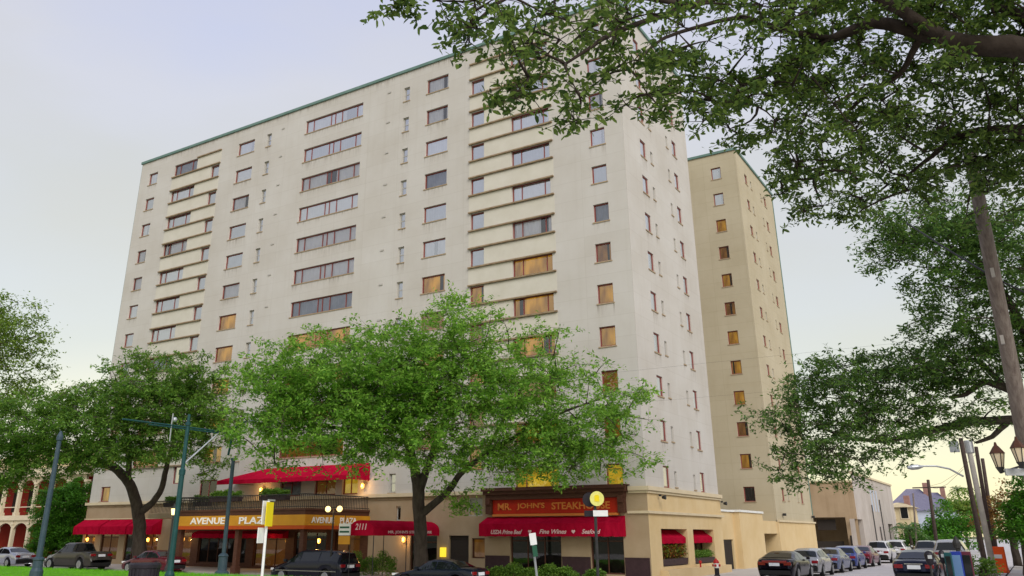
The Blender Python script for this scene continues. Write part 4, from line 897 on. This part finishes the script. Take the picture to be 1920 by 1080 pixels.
for i, (x0, x1, lab) in enumerate(((-28.6, -25.9, 'long trough of trailing green plants at the middle of the terrace rail'), (-23.9, -21.6, 'trough of green plants on the terrace above the second sign'))):
    hedge('planter', lab, 'planter', x0, x1, -TP + .1, -TP + .5, 4.55, 5.05, M['leaf_left'], 55 + i, 2200, .13, 4.3)

hedge('hedge', 'unkempt dark shrubs along the right pavement before the brick house', 'hedge', 18.6, 19.7, -1, 34, .05, 2.0, M['leaf_left'], 60, 16000, .17)
fe = thing('iron_fence', 'black iron fence along the right hand pavement', 'fence', (18.3, 16, .1))
pm = MB().box((-.012, -.012, 0), (.012, .012, 1.5)).data('picket', M['iron'])
for i in range(150): obj('picket', pm, fe, (0, -16 + i * .22, 0))
for z in (.25, 1.35): MB().box((-.02, -16, z), (.02, 17, z + .04)).build('rail', M['iron'], fe)
# ------------------------------------------------------------------ street furniture
def pole_thing(name, label, cat, base): return thing(name, label, cat, base)
def ball(b, c, r_, n=12): return b.lathe([(r_ * math.sin(math.pi * i / 8), -r_ * math.cos(math.pi * i / 8)) for i in range(9)], c, n)
# trolley pole with cross arm
pb = grounded(at(318, 1078, 38), .28); pt = at(346, 762, 38); H = pt[2] - pb[2]
o = thing('trolley_pole', 'tall green pole with cross arm and brace on the grass', 'pole', pb)
MB().lathe([(.22, 0), (.22, .25), (.15, .4), (.13, 1.0), (.12, H * .62), (.15, H * .62), (.15, H * .65), (.095, H * .66), (.09, H * .93), (.13, H * .93), (.13, H * .945), (.07, H * .95), (.07, H)], (0, 0, 0), 14).build('post', M['green_iron'], o, smooth=False)
za = at(346, 789, 38)[2] - pb[2]
MB().tube([(0, -3.6, za), (0, 3.1, za)], .04, 8).build('cross_arm', M['green_iron'], o); MB().tube([(0, -2.2, za - .09), (0, 2.0, za - .09)], .035, 6).build('cross_arm', M['green_iron'], o)
MB().tube([(0, 0, za - 1.75), (0, 1.9, za - .1)], .04, 6).build('brace', M['galv'], o)
for y, dz in ((-.95, .55), (-.95, -.75)): MB().tube([(0, y, za), (0.02, y, za + dz)], .03, 6).build('insulator', M['galv'], o)
b = MB(); ball(b, (0, -.8, za + .28), .12); b.build('hanger', M['galv'], o)
wy = pb[1] - 3.3; wy2 = pb[1] + 2.9; wz = pb[2] + za - .25
tag(MB().tube([(-120, wy, wz + .15), (-60, wy, wz - .05), (pb[0], wy, wz + .1), (60, wy, wz), (120, wy, wz + .1)], .0018, 4).build('trolley_wire', M['iron']), 'thin trolley wire over the near side of the grass', 'wire')
tag(MB().tube([(-120, wy2, wz + .15), (-60, wy2, wz - .05), (pb[0], wy2, wz + .1), (60, wy2, wz), (120, wy2, wz + .1)], .0018, 4).build('trolley_wire', M['iron']), 'thin trolley wire over the hotel side of the grass', 'wire')
# left pole
pb = grounded(at(68, 1075, 40), .28); pt = at(110, 797, 40); H = pt[2] - pb[2]
o = thing('iron_pole', 'dark capped iron pole at the far left of the grass', 'pole', pb)
MB().lathe([(.30, 0), (.30, .3), (.24, .45), (.23, .78), (.27, .80), (.27, .88), (.15, .95), (.13, H * .55), (.105, H * .93), (.16, H * .935), (.16, H * .96), (.05, H)], (0, 0, 0), 14).build('post', M['slate'], o)
# street light
pb = grounded(at(416, 1072, 43.5), .28); pt = at(428, 853, 43.5); H = pt[2] - pb[2]
o = thing('street_lamp', 'slate blue street lamp with swept arm and fluted base, behind the yellow sign', 'street lamp', pb)
MB().lathe([(.36, 0), (.36, .12), (.24, .2), (.23, .85), (.27, .9), (.20, 1.0), (.11, 1.05), (.10, H - .1), (.16, H - .08), (.16, H)], (0, 0, 0), 14).build('post', M['slate'], o)
A = [pt, at(437, 812, 43.5), at(446, 796, 43.5), at(462, 790, 43.5)]
MB().tube([p - pb for p in A], [.06, .05, .045, .04], 8).build('arm', M['green_iron'], o)
q = at(472, 791, 43.5) - pb; b = MB(); b.lathe([(.02, -.1), (.16, -.06), (.19, .02), (.1, .12), (.03, .15)], q, 10); b.build('lamp_head', M['galv'], o)
# twin globe lamp and single lantern
pb = grounded(at(620, 1052, 47.5), -.1); zt = at(622, 954, 47.5)[2] - pb[2]
o = thing('street_lamp', 'twin globe lamp post lit beside the hotel entrance sign', 'street lamp', pb)
MB().lathe([(.16, 0), (.14, .4), (.06, .6), (.05, zt - .3), (.07, zt - .2), (.03, zt)], (0, 0, 0), 10).build('post', M['iron'], o)
MB().tube([(-.46, 0, zt - .22), (0, 0, zt - .12), (.46, 0, zt - .22)], .025, 6).build('arm', M['iron'], o)
for sx in (-.45, .45):
    b = MB(); ball(b, (sx, 0, zt + .02), .17); b.build('globe', M['globe'], o, smooth=True)
lamp('globe_light', (0, -.4, zt), 12, o)
pb = grounded(at(314, 1052, 52), -.1); zt = at(306, 957, 52)[2] - pb[2]
o = thing('street_lamp', 'black lamp post with small amber lantern right of the dark oak trunk', 'street lamp', pb)
MB().lathe([(.16, 0), (.13, .4), (.055, .6), (.045, zt - .3), (.07, zt - .25)], (0, 0, 0), 10).build('post', M['iron'], o)
MB().lathe([(.10, zt - .25), (.17, zt + .12), (.16, zt + .14)], (0, 0, 0), 6).build('lantern_glass', M['globe'], o); MB().lathe([(.2, zt + .14), (.05, zt + .36), (.02, zt + .45)], (0, 0, 0), 6).build('lantern_cap', M['iron'], o)
# yellow sign on a white post
pb = grounded(at(490, 1095, 26), .25); zt = at(494, 937, 26)[2] - pb[2]
o = thing('sign_post', 'white post with yellow sign edge-on before the gold sign band', 'sign', pb, YAW + 1.32)
MB().tube([(0, 0, 0), (0, 0, zt)], .045, 10).build('post', M['signwhite'], o)
MB().box((-.22, -.085, zt - .78), (.22, -.055, zt - .04)).build('sign_plate', M['yellow'], o); MB().box((-.22, .055, zt - .72), (.22, .085, zt - .0)).build('sign_plate', M['signwhite'], o)
MB().box((-.38, .055, zt - 1.28), (.16, .085, zt - .82)).build('sign_plate', M['signwhite'], o)
b = MB(); b.box((-.02, -.03, zt), (.4, .02, zt + .05)); b.build('bracket', M['galv'], o)
# round yellow stop sign with street name plate
pb = grounded(at(1122, 1100, 27), -.12); top = at(1126, 933, 27); zt = top[2] - pb[2]
o = thing('round_sign_post', 'black pole with pale yellow round sign and white name plate', 'sign', pb, YAW - .25)
MB().tube([(0, 0, 0), (0, 0, zt)], .05, 10).build('post', M['iron'], o)
MB().lathe([(.235, -.03), (.24, 0), (.235, .03)], (.09, -.10, zt), 24, 'y').build('disc', M['paleyel'], o)
MB().box((.01, -.137, zt - .09), (.17, -.131, zt + .09)).box((.03, -.137, zt + .095), (.15, -.131, zt + .12)).build('symbol', M['yellow'], o)
MB().lathe([(.235, -.02), (.235, .02)], (-.19, .10, zt - .02), 24, 'y').build('disc', M['bin'], o)
MB().box((-.06, -.09, zt - .56), (.43, -.065, zt - .37)).build('name_plate', M['signwhite'], o); MB().box((-.38, .06, zt - .56), (.05, .085, zt - .37)).build('name_plate', M['bin'], o)
# leaning sign
pb = grounded(at(1016, 1110, 24), -.12); top = at(997, 1001, 24)
o = thing('leaning_sign_post', 'grey sign post leaning left with small white sign, below the marquee awning', 'sign', pb)
MB().tube([(0, 0, 0), top - pb], .035, 8).build('post', M['galv'], o)
lean = bpy.data.objects.new('sign_plate', MB().box((-.10, -.06, -.30), (.10, -.035, .02)).data('sign_plate', M['signwhite'])); COL.objects.link(lean); lean.parent = o; lean.location = top - pb; lean.rotation_euler = (0, -.13, YAW + .3)
l2 = bpy.data.objects.new('sign_plate', MB().box((-.06, -.06, -.62), (.08, -.035, -.32)).data('sign_plate', M['signgreen'])); COL.objects.link(l2); l2.parent = o; l2.location = top - pb; l2.rotation_euler = (0, -.13, YAW + .3)
# litter bin
pb = grounded(at(264, 1120, 25), .29)
o = thing('litter_bin', 'wide black litter bin standing on the grass', 'bin', pb, .2); zt = at(264, 1056, 25)[2] - pb[2]
MB().lathe([(.36, 0), (.40, .1), (.43, zt - .14)], (0, 0, 0), 20).build('body', M['bin'], o, bevel=0); MB().lathe([(.47, zt - .14), (.48, zt - .05), (.44, zt), (.1, zt + .01)], (0, 0, 0), 20).build('rim', M['bin'], o)
for i in range(20):
    a_ = 2 * math.pi * i / 20; MB().box((-.03, -.012, .08), (.03, .012, zt - .16)).build('stave', M['bin'], o, loc=(.43 * math.cos(a_), .43 * math.sin(a_), 0), rz=a_ + math.pi / 2)
# hydrant
pb = on(1345, 1080, 2, .06)
o = thing('fire_hydrant', 'white fire hydrant with red cap on the side street pavement', 'hydrant', pb)
MB().lathe([(.17, 0), (.17, .05), (.13, .06), (.13, .42)], (0, 0, 0), 14).build('barrel', M['bin'], o); MB().lathe([(.15, .42), (.16, .66), (.15, .68)], (0, 0, 0), 14).build('barrel', M['hyd'], o)
MB().lathe([(.17, .68), (.17, .72), (.13, .82), (.05, .88), (.04, .93)], (0, 0, 0), 14).build('bonnet', M['hydred'], o)
for ax, s_ in (('x', 1), ('x', -1), ('y', -1)):
    p = [(.0, 0), (.07, 0), (.07, .06), (.05, .08)]; c_ = {'x': (s_ * .15, 0, .56), 'y': (0, s_ * .15, .56)}[ax]
    MB().lathe([(r_, z * s_) for r_, z in p], c_, 10, ax).build('outlet', M['hydred'], o)
# utility poles
def upole(label, x0, y0, x1, y1, d, r0, r1, m, extra=None, zg=.1):
    pb = grounded(at(x0, y0, d), zg); pt = at(x1, y1, d); o = thing('utility_pole', label, 'utility pole', pb)
    MB().tube([(0, 0, -.2), (pt - pb) * .5, pt - pb], [r0, (r0 + r1) / 2, r1], 12).build('shaft', m, o, smooth=True)
    return o, pb, pt
o, pb, pt = upole('thick weathered wooden utility pole near the right edge', 1960, 1045, 1818, 285, 15.5, .165, .11, M['wood'])
# tilt is small; hardware on the shaft
for (x, y) in ((1862, 515), (1880, 640)):
    q = at(x, y, 15.3) - pb; MB().box(tuple(q - [.03, .2, .08]), tuple(q + [.03, -.12, .08])).build('bracket', M['conpole'], o)
q = at(1866, 520, 15.5)
wires = [([at(1700, 418, 18), at(1780, 470, 16.5), at(1866, 522, 15.4), at(1935, 555, 15)], 'dark cable slung through the right oak to the near wooden pole', .018)]
for n_, (pts, lab, rr) in enumerate(wires): tag(MB().tube(pts, rr, 6).build('cable', M['iron']), lab, 'cable')
o1, p1b, p1t = upole('dark wooden utility pole carrying the cobra head lamp', 1846, 1052, 1801, 822, 44, .14, .105, M['darkwood'])
ar = [at(1806, 893, 44), at(1780, 879, 44), at(1755, 874, 44), at(1722, 874, 44)]
MB().tube([p - p1b for p in ar], [.055, .05, .045, .04], 8).build('lamp_arm', M['galv'], o1)
q = at(1716, 876, 44) - p1b; bh_ = MB(); ax_ = (at(1704, 876, 44) - at(1728, 874, 44)); bh_.tube([q - ax_ * .6, q - ax_ * .2, q + ax_ * .3, q + ax_ * .6], [.05, .13, .13, .06], 8); bh_.build('lamp_head', M['galv'], o1)
MB().box(tuple(at(1789, 838, 44) - p1b - [.22, .2, .26]), tuple(at(1789, 838, 44) - p1b + [.22, .2, .28])).build('transformer', M['galv'], o1)
o2, p2b, p2t = upole('pale concrete utility pole beside the dark wooden one', 1860, 1052, 1816, 838, 46, .165, .13, M['conpole'])
MB().lathe([(.2, -.34), (.22, -.3), (.22, .3), (.2, .34)], at(1817, 838, 45.6) - p2b, 14).build('transformer', M['galv'], o2)
upole('dark brown utility pole, third along the right pavement', 1862, 1045, 1830, 838, 54, .14, .11, M['darkwood'])
upole('thin brown utility pole, last of the right pavement group', 1868, 1042, 1842, 860, 62, .15, .12, M['darkwood'])
o5, p5b, p5t = upole('far utility pole with cross arm before the houses', 1757, 1030, 1740, 900, 88, .20, .15, M['darkwood'])
MB().box((-1.6, -.06, -.06), (1.6, .06, .06)).build('cross_arm', M['darkwood'], o5, loc=at(1742, 914, 88) - p5b)
upole('slim far pole left of the cross arm pole', 1718, 1030, 1712, 925, 96, .12, .09, M['wood'])
for k, (a0, a1) in enumerate((((1742, 914, 88), (1806, 880, 44)), ((1742, 912, 88), (1832, 850, 54)))):
    A0, A1 = at(*a0), at(*a1); tag(MB().tube([A0, A0 * .66 + A1 * .34 - [0, 0, .4], A0 * .34 + A1 * .66 - [0, 0, .4], A1], .012, 4).build('cable', M['iron']), ('lower' if k == 0 else 'upper') + ' thin cable from the far cross arm pole to the right poles', 'cable')
# bracket lanterns and signal head by the right edge
pb = grounded(at(1935, 1100, 15), .0); o = thing('lantern_post', 'black post with two copper capped lanterns at the right edge', 'street lamp', pb)
c1 = at(1872, 862, 15) - pb; c2 = at(1911, 852, 14.7) - pb; ptop = at(1932, 830, 15) - pb
MB().tube([(0, 0, 0), ptop], .06, 10).build('post', M['iron'], o)
for c_ in (c1, c2):
    MB().lathe([(.055, -.13), (.105, .10), (.10, .11)], c_, 6).build('lantern_glass', M['lampglass'], o); MB().lathe([(.13, .11), (.05, .23), (.03, .25), (.015, .31)], c_, 6).build('lantern_cap', M['brownwood'], o)
    MB().lathe([(.02, -.24), (.05, -.18), (.075, -.13)], c_, 6).build('lantern_foot', M['iron'], o)
    for i in range(6):
        a_ = 2 * math.pi * i / 6; MB().tube([c_ + np.array([.06 * math.cos(a_), .06 * math.sin(a_), -.13]), c_ + np.array([.11 * math.cos(a_), .11 * math.sin(a_), .11])], .008, 4).build('lantern_bar', M['iron'], o)
MB().tube([c1 + [0, 0, -.22], c1 * .4 + (at(1935, 884, 15) - pb) * .6, at(1935, 886, 15) - pb], .02, 6).build('arm', M['iron'], o)
MB().tube([c2 + [0, 0, -.22], (at(1940, 882, 15) - pb)], .02, 6).build('arm', M['iron'], o)
MB().box((-.22, -.02, -.06), (.2, .02, .06)).build('name_plate', M['galv'], o, loc=at(1908, 885, 14.8) - pb, rz=YAW)
# parking meters, newspaper boxes, post with finial
def meter(label, x, y, d, s=1.0):
    t = at(x, y, d); pb = grounded(t, .0); h_ = (t[2] - pb[2]); o = thing('parking_meter', label, 'parking meter', pb, YAW - .3, 'parking meters by the right kerb')
    MB().tube([(0, 0, 0), (0, 0, h_ - .45)], .035 * s, 8).build('post', M['iron'], o)
    b = MB(); pr = [(.055, -.48), (.10, -.42), (.125, -.25), (.14, -.13), (.10, -.04), (.03, 0)]; b.lathe([(r_ * s, h_ + z) for r_, z in pr], (0, 0, 0), 14); b.build('meter_head', M['bin'], o, smooth=True)
    MB().box((-.06 * s, -.145 * s, h_ - .26), (.06 * s, -.10 * s, h_ - .14)).build('display', M['galv'], o)
meter('dark domed parking meter in front of the navy sedan tail lamp', 1740, 1033, 30, 1.15)
meter('slim dark parking meter between the sedan and the newspaper boxes', 1764, 1031, 31, .8)
o = thing('finial_post', 'tall black post with pointed finial behind the newspaper boxes', 'post', grounded(at(1801, 1060, 33), .0)); zt = at(1797, 1005, 33)[2]
MB().lathe([(.1, 0), (.1, .3), (.07, .35), (.07, zt - .5), (.13, zt - .45), (.15, zt - .25), (.08, zt - .1), (.02, zt)], (0, 0, 0), 12).build('shaft', M['iron'], o)
def newsbox(label, x, d, w, m, light=False, hpx=1036):
    t = at(x, hpx, d); pb = grounded(t, .0); h_ = t[2]; o = thing('newspaper_box', label, 'newspaper box', pb, YAW - .52, 'newspaper boxes by the right kerb')
    MB().box((-w / 2, -.22, .32), (w / 2, .22, h_)).build('cabinet', m, o, bevel=.02); MB().box((-.05, -.05, 0), (.05, .05, .32)).box((-.2, -.2, 0), (.2, .2, .03)).build('pedestal', M['iron'], o)
    MB().box((-w / 2 + .04, -.24, .62), (w / 2 - .04, -.222, h_ - .12)).build('door', M['boxlight'] if light else M['carglass'], o, bevel=.008); MB().box((-.08, -.27, .66), (.08, -.242, .69)).build('handle', M['chrome'], o)
    return o
newsbox('teal newspaper box beside the slim parking meter', 1776, 30, .24, M['boxteal'])
newsbox('blue newspaper box with pale front, middle of the row', 1791, 30.4, .36, M['boxblue'], True, 1034)
newsbox('maroon newspaper box at the right of the row', 1809, 30.8, .36, M['boxmaroon'], False, 1034)
# orange barrier
pb = grounded(at(1871, 1052, 50), .12); o = thing('barrier', 'orange plastic water barrier on the right pavement', 'barrier', pb, -.2); hb = at(1871, 1025, 50)[2] - .12
b = MB(); b.mesh([(x, y, z) for x in (-.46, .46) for y, z in ((-.3, 0), (-.3, .15), (-.12, .35), (-.09, hb), (.09, hb), (.12, .35), (.3, .15), (.3, 0))], [(i, i + 1, i + 9, i + 8) for i in range(7)] + [tuple(range(8))[::-1], tuple(range(8, 16)), (7, 0, 8, 15)])
b.build('shell', M['barrier'], o, bevel=.03); MB().box((-.3, -.13, hb * .55), (.3, -.095, hb * .7)).build('stripe', M['signwhite'], o)

# ------------------------------------------------------------------ vehicles
def paint(name, c, c2=None, metal=.1): return mat('paint_' + name, c, .2, metal, coat=.15, spec=.3)
def car(label, loc, rz, paintm, kind='sedan', sc=1.0, cat='car', name='parked_car', group='cars parked along the kerbs', sx=1.0):
    spec = dict(
        sedan=dict(L=4.75, W=.91, top=[(0, .48), (.012, .60), (.05, .70), (.14, .80), (.27, .92), (.31, .97), (.43, 1.38), (.50, 1.45), (.62, 1.445), (.72, 1.36), (.845, 1.08), (.90, 1.06), (.975, 1.03), (.99, .90), (1, .6)], ws=(.305, .435), rw=(.715, .85), cab=(.325, .83), pil=(.56,), wh=(.185, .80), wr=.33),
        coupe=dict(L=4.9, W=.95, top=[(0, .48), (.012, .62), (.05, .72), (.14, .84), (.27, .95), (.33, 1.0), (.45, 1.36), (.52, 1.42), (.62, 1.41), (.72, 1.32), (.87, 1.08), (.92, 1.07), (.98, 1.05), (.99, .92), (1, .6)], ws=(.325, .455), rw=(.70, .87), cab=(.345, .80), pil=(.62,), wh=(.185, .80), wr=.36),
        hatch=dict(L=4.2, W=.89, top=[(0, .50), (.012, .66), (.05, .76), (.15, .88), (.24, .98), (.28, 1.02), (.42, 1.44), (.5, 1.5), (.72, 1.49), (.88, 1.40), (.965, 1.02), (.99, .90), (1, .6)], ws=(.275, .425), rw=(.885, .965), cab=(.30, .92), pil=(.53, .76), wh=(.19, .80), wr=.32),
        van=dict(L=5.0, W=.97, top=[(0, .50), (.01, .72), (.05, .84), (.12, .96), (.19, 1.06), (.22, 1.10), (.38, 1.66), (.45, 1.73), (.7, 1.75), (.9, 1.72), (.955, 1.6), (.985, 1.05), (.995, .9), (1, .6)], ws=(.215, .385), rw=(.955, .985), cab=(.245, .955), pil=(.44, .70), wh=(.19, .80), wr=.34),
        suv=dict(L=4.7, W=.95, top=[(0, .55), (.01, .78), (.05, .92), (.15, 1.02), (.24, 1.08), (.28, 1.12), (.40, 1.64), (.48, 1.72), (.75, 1.72), (.91, 1.66), (.97, 1.12), (.99, .95), (1, .65)], ws=(.275, .405), rw=(.91, .97), cab=(.30, .94), pil=(.52, .75), wh=(.19, .80), wr=.37),
        pickup=dict(L=5.7, W=.98, top=[(0, .58), (.01, .86), (.05, 1.0), (.15, 1.08), (.25, 1.14), (.28, 1.18), (.385, 1.78), (.43, 1.85), (.58, 1.85), (.615, 1.80), (.645, 1.24), (.66, 1.22), (.975, 1.22), (.99, 1.15), (1, .7)], ws=(.275, .39), rw=(.615, .645), cab=(.30, .625), pil=(.47,), wh=(.17, .80), wr=.40),
    )[kind]
    L, Wd = spec['L'], spec['W']; tp = np.array(spec['top']); belt_max = {'sedan': .96, 'coupe': 1.0, 'hatch': 1.0, 'van': 1.10, 'suv': 1.12, 'pickup': 1.20}[kind]
    root = thing(name, label, cat, loc, rz, group); root.scale = (sc * sx, sc, sc)
    xs = np.unique(np.concatenate([np.linspace(0, 1, 61), tp[:, 0]]))
    def section(t):
        top = np.interp(t, tp[:, 0], tp[:, 1]); belt = min(np.interp(t, [0, .02, .12, .3, .9, .985, 1], [.46, .56, .66, belt_max - .07, belt_max, belt_max - .12, .56]), top - .012)
        w = Wd * np.interp(t, [0, .015, .05, .15, .85, .96, .99, 1], [.78, .86, .94, 1, 1, .95, .90, .82]); zb = .24 if kind not in ('pickup', 'suv') else .32
        for wx in spec['wh']:
            dx = (t - wx) * L; ra = spec['wr'] + .07
            if abs(dx) < ra: zb = max(zb, min(belt - .1, spec['wr'] + math.sqrt(ra * ra - dx * dx)))
        hcab = max(0, top - belt - .02); wr_ = w * (1 - .30 * min(1, hcab / .45)) * .985
        e_ = min(.07, (top - belt) * .35 + .004)
        zm = max(zb + .03, min(.55, belt - .12)); return [(w * .93, zb), (w, max(zm, zb + .01)), (w * 1.0, max(belt - .08, zb + .02)), (w * .975, max(belt, zb + .03)), (wr_, max(top - e_, zb + .04)), (wr_ * .82, max(top - e_ * .3, zb + .045)), (0, top)]
    secs = [section(t) for t in xs]; nx_ = len(xs); ns = 13
    vs = []
    for t, s_ in zip(xs, secs):
        x = L * (.5 - t); row_ = [(x, y, z) for y, z in s_] + [(x, -y, z) for y, z in s_[-2::-1]]; vs += row_
    fs = [(i * ns + j, i * ns + j + 1, (i + 1) * ns + j + 1, (i + 1) * ns + j) for i in range(nx_ - 1) for j in range(ns - 1)]
    fs += [tuple(range(ns)), tuple(range((nx_ - 1) * ns, nx_ * ns))[::-1]]
    b = MB().mesh(vs, fs)
    body = b.build('body', paintm, root, smooth=True)
    MB().box((-L * .46, -Wd * .86, .20), (L * .46, Wd * .86, .5)).build('underbody', M['trim'], root)
    def side_glass(t0, t1):
        tt = np.linspace(t0, t1, 9); lo, hi = [], []
        for t in tt:
            s_ = section(t); p, q = np.array(s_[3]), np.array(s_[4]); lo.append((L * (.5 - t), *(p + (q - p) * .10))); hi.append((L * (.5 - t), *(p + (q - p) * .90)))
        for sg in (1, -1):
            b = MB()
            for i in range(8):
                if hi[i][2] - lo[i][2] < .05 and hi[i + 1][2] - lo[i + 1][2] < .05: continue
                b.face([(p[0], sg * (p[1] + .008), p[2]) for p in (lo[i], lo[i + 1], hi[i + 1], hi[i])])
            if b.v: b.build('side_window', M['carglass'], root)
    cuts = [spec['cab'][0], *spec['pil'], spec['cab'][1]]
    for a_, c_ in zip(cuts, cuts[1:]): side_glass(a_ + .006, c_ - .006)
    def screen(t0, t1, nm):
        b = MB(); tt = np.linspace(t0 + (t1 - t0) * .08, t1 - (t1 - t0) * .08, 5); rows = []
        sl_ = -1 if nm == 'windscreen' else 1
        for t in tt:
            s_ = section(t); y4, z4 = s_[4]; y5, z5 = s_[5]; z6 = s_[6][1]; x = L * (.5 - t) - sl_ * .012
            rows.append([(x, y4 * .93, z4 + .018), (x, y5, z5 + .014), (x, 0, z6 + .014), (x, -y5, z5 + .014), (x, -y4 * .93, z4 + .018)])
        for i in range(4):
            for j in range(4): b.face([rows[i][j], rows[i + 1][j], rows[i + 1][j + 1], rows[i][j + 1]])
        b.build(nm, M['carglass'], root, smooth=True)
    screen(*spec['ws'], 'windscreen'); screen(*spec['rw'], 'rear_window')
    wr = spec['wr']; ty = MB().lathe([(wr * .62, -.11), (wr, -.10), (wr, .10), (wr * .62, .11)], (0, 0, 0), 20, 'y').data('tyre', M['tyre'], False)
    rb = MB().lathe([(wr * .64, -.115), (wr * .60, -.125), (.05, -.10)], (0, 0, 0), 20, 'y')
    for i in range(5):
        a_ = 2 * math.pi * i / 5; c_, s_ = math.cos(a_), math.sin(a_)
        rb.face([(c_ * .04 - s_ * .03, -.13, s_ * .04 + c_ * .03), (c_ * .04 + s_ * .03, -.13, s_ * .04 - c_ * .03), (c_ * wr * .58 + s_ * .035, -.127, s_ * wr * .58 - c_ * .035), (c_ * wr * .58 - s_ * .035, -.127, s_ * wr * .58 + c_ * .035)])
    rd = rb.data('rim', M['rim'])
    for t in spec['wh']:
        for sg in (1, -1):
            o_ = obj('wheel', ty, root, (L * (.5 - t), sg * (Wd - .115), wr), 0 if sg < 0 else math.pi); obj('rim', rd, o_)
    zt_ = min(np.interp(.985, tp[:, 0], tp[:, 1]) - .14, belt_max - .1)
    for sg in (1, -1):
        MB().box((-L * .5 + .0, min(sg * Wd * .48, sg * Wd * .87), zt_ - .09), (-L * .5 + .22, max(sg * Wd * .48, sg * Wd * .87), zt_ + .07)).build('tail_light', M['tail'], root, bevel=.02)
        MB().box((L * .5 - .24, min(sg * Wd * .52, sg * Wd * .86), .60), (L * .5 - .02, max(sg * Wd * .52, sg * Wd * .86), .72)).build('headlight', M['head'], root, bevel=.02)
        MB().box((L * (.5 - spec['ws'][0]) - .28, min(sg * Wd * .98, sg * (Wd + .15)), belt_max - .02), (L * (.5 - spec['ws'][0]) - .10, max(sg * Wd * .98, sg * (Wd + .15)), belt_max + .12)).build('mirror', paintm, root, bevel=.02)
    MB().box((-L * .5 - .02, -.26, zt_ - .12), (-L * .5 + .04, .26, zt_ + .04)).build('license_plate', M['plate'], root)
    MB().box((-L * .5 - .05, -Wd * .80, .30), (-L * .5 + .12, Wd * .80, .52)).build('bumper', M['trim'], root, bevel=.03); MB().box((L * .5 - .12, -Wd * .76, .28), (L * .5 + .04, Wd * .76, .48)).build('bumper', M['trim'], root, bevel=.03)
    MB().box((-L * .5 - .012, -Wd * .4, zt_ + .075), (-L * .5 + .02, Wd * .4, zt_ + .10)).build('trim_strip', M['chrome'], root)
    if kind == 'pickup':
        MB().box((-L * .475, -Wd * .80, 1.10), (-L * .165, Wd * .80, 1.235)).build('cargo_bed', M['trim'], root)
    for sg in (1, -1):
        if kind in ('van',): MB().box((-L * .45, min(sg * Wd * .985, sg * (Wd + .012)), .58), (L * .40, max(sg * Wd * .985, sg * (Wd + .012)), .63)).build('side_strip', M['chrome'], root)
    return root
AVE = AZ
def pcar(x, y, kind, pm, label, yw, flip=math.pi, sc=1.0, z=AVE, sx=1.0, **k):     # a car along the avenue, roof seen at (x, y), standing on line y = yw
    p = on(x, y, 1, yw); return car(label, (p[0], yw, z), flip, pm, kind, sc, sx=sx, **k)
PN = paint
pcar(150, 1018, 'pickup', PN('bronze_grey', (.05, .045, .038)), 'bronze grey pickup truck parked at the left by the hotel awnings', -6.4, cat='pickup', sc=1.0, z=-.15)
pcar(20, 1024, 'sedan', PN('silver', (.45, .46, .52), metal=.5), 'silver sedan parked at the far left edge', -6.4, z=-.12)
pcar(291, 1029, 'sedan', PN('maroon', (.09, .010, .016)), 'maroon sedan parked under the dark oak trunk', -6.4, z=-.18)
pcar(592, 1034, 'van', PN('navy_black', (.008, .009, .018)), 'dark navy minivan parked before the hotel entrance', -6.2, cat='minivan', z=-.33, sx=1.12)
pcar(825, 1046, 'sedan', PN('midnight', (.006, .009, .018)), 'low midnight blue sedan parked below the steakhouse canopy', -6.2, z=-.42, sx=1.12)
XR = 6.35
rowc = [('coupe', PN('black', (.007, .006, .010)), 'black coupe with a wide red tail light bar on the side street', 3.2, .02),
        ('hatch', PN('silver_grey', (.34, .34, .35), metal=.4), 'silver hatchback parked behind the black coupe', 9.4, 0),
        ('sedan', PN('blue_grey', (.10, .12, .20)), 'slate blue sedan, third in the kerbside row', 15.2, 0),
        ('hatch', PN('blue', (.05, .07, .22)), 'bright blue hatchback, fourth in the kerbside row', 21.2, 0),
        ('sedan', PN('wine', (.14, .03, .05)), 'wine red sedan, fifth in the kerbside row', 27.2, 0),
        ('suv', PN('pearl', (.52, .51, .52), metal=.1), 'pearl white utility car at the end of the kerbside row', 36.5, 0),
        ('van', PN('chalk', (.46, .46, .45), metal=.05), 'white van parked beyond the row before the concrete building', 47, 0)]
for kind, pm, lab, y, dz in rowc:
    c_ = car(lab, (XR, y, .02 + max(0, y) * .0016 + dz), math.pi / 2, pm, kind, 1.0)
    if kind == 'coupe': MB().box((-2.47, -.62, .85), (-2.40, .62, .98)).build('tail_light_bar', M['tail'], c_, bevel=.02)
p = at(1710, 1040, 38.2); car('navy sedan parked at the right kerb beside the parking meters', (p[0], p[1] + 2.4, .06), math.pi / 2, PN('navy', (.015, .017, .034)), 'sedan', 1.06)
p = at(1741, 1022, 68); car('grey utility car ahead of the navy sedan down the street', (p[0], p[1], .12), math.pi / 2, PN('grey', (.16, .16, .17)), 'suv', 1.0)
p = at(1783, 1020, 58); car('white van parked on the right behind the newspaper boxes', (p[0], p[1], .14), math.pi / 2, PN('white_van', (.44, .44, .44), metal=.05), 'van', 1.05)
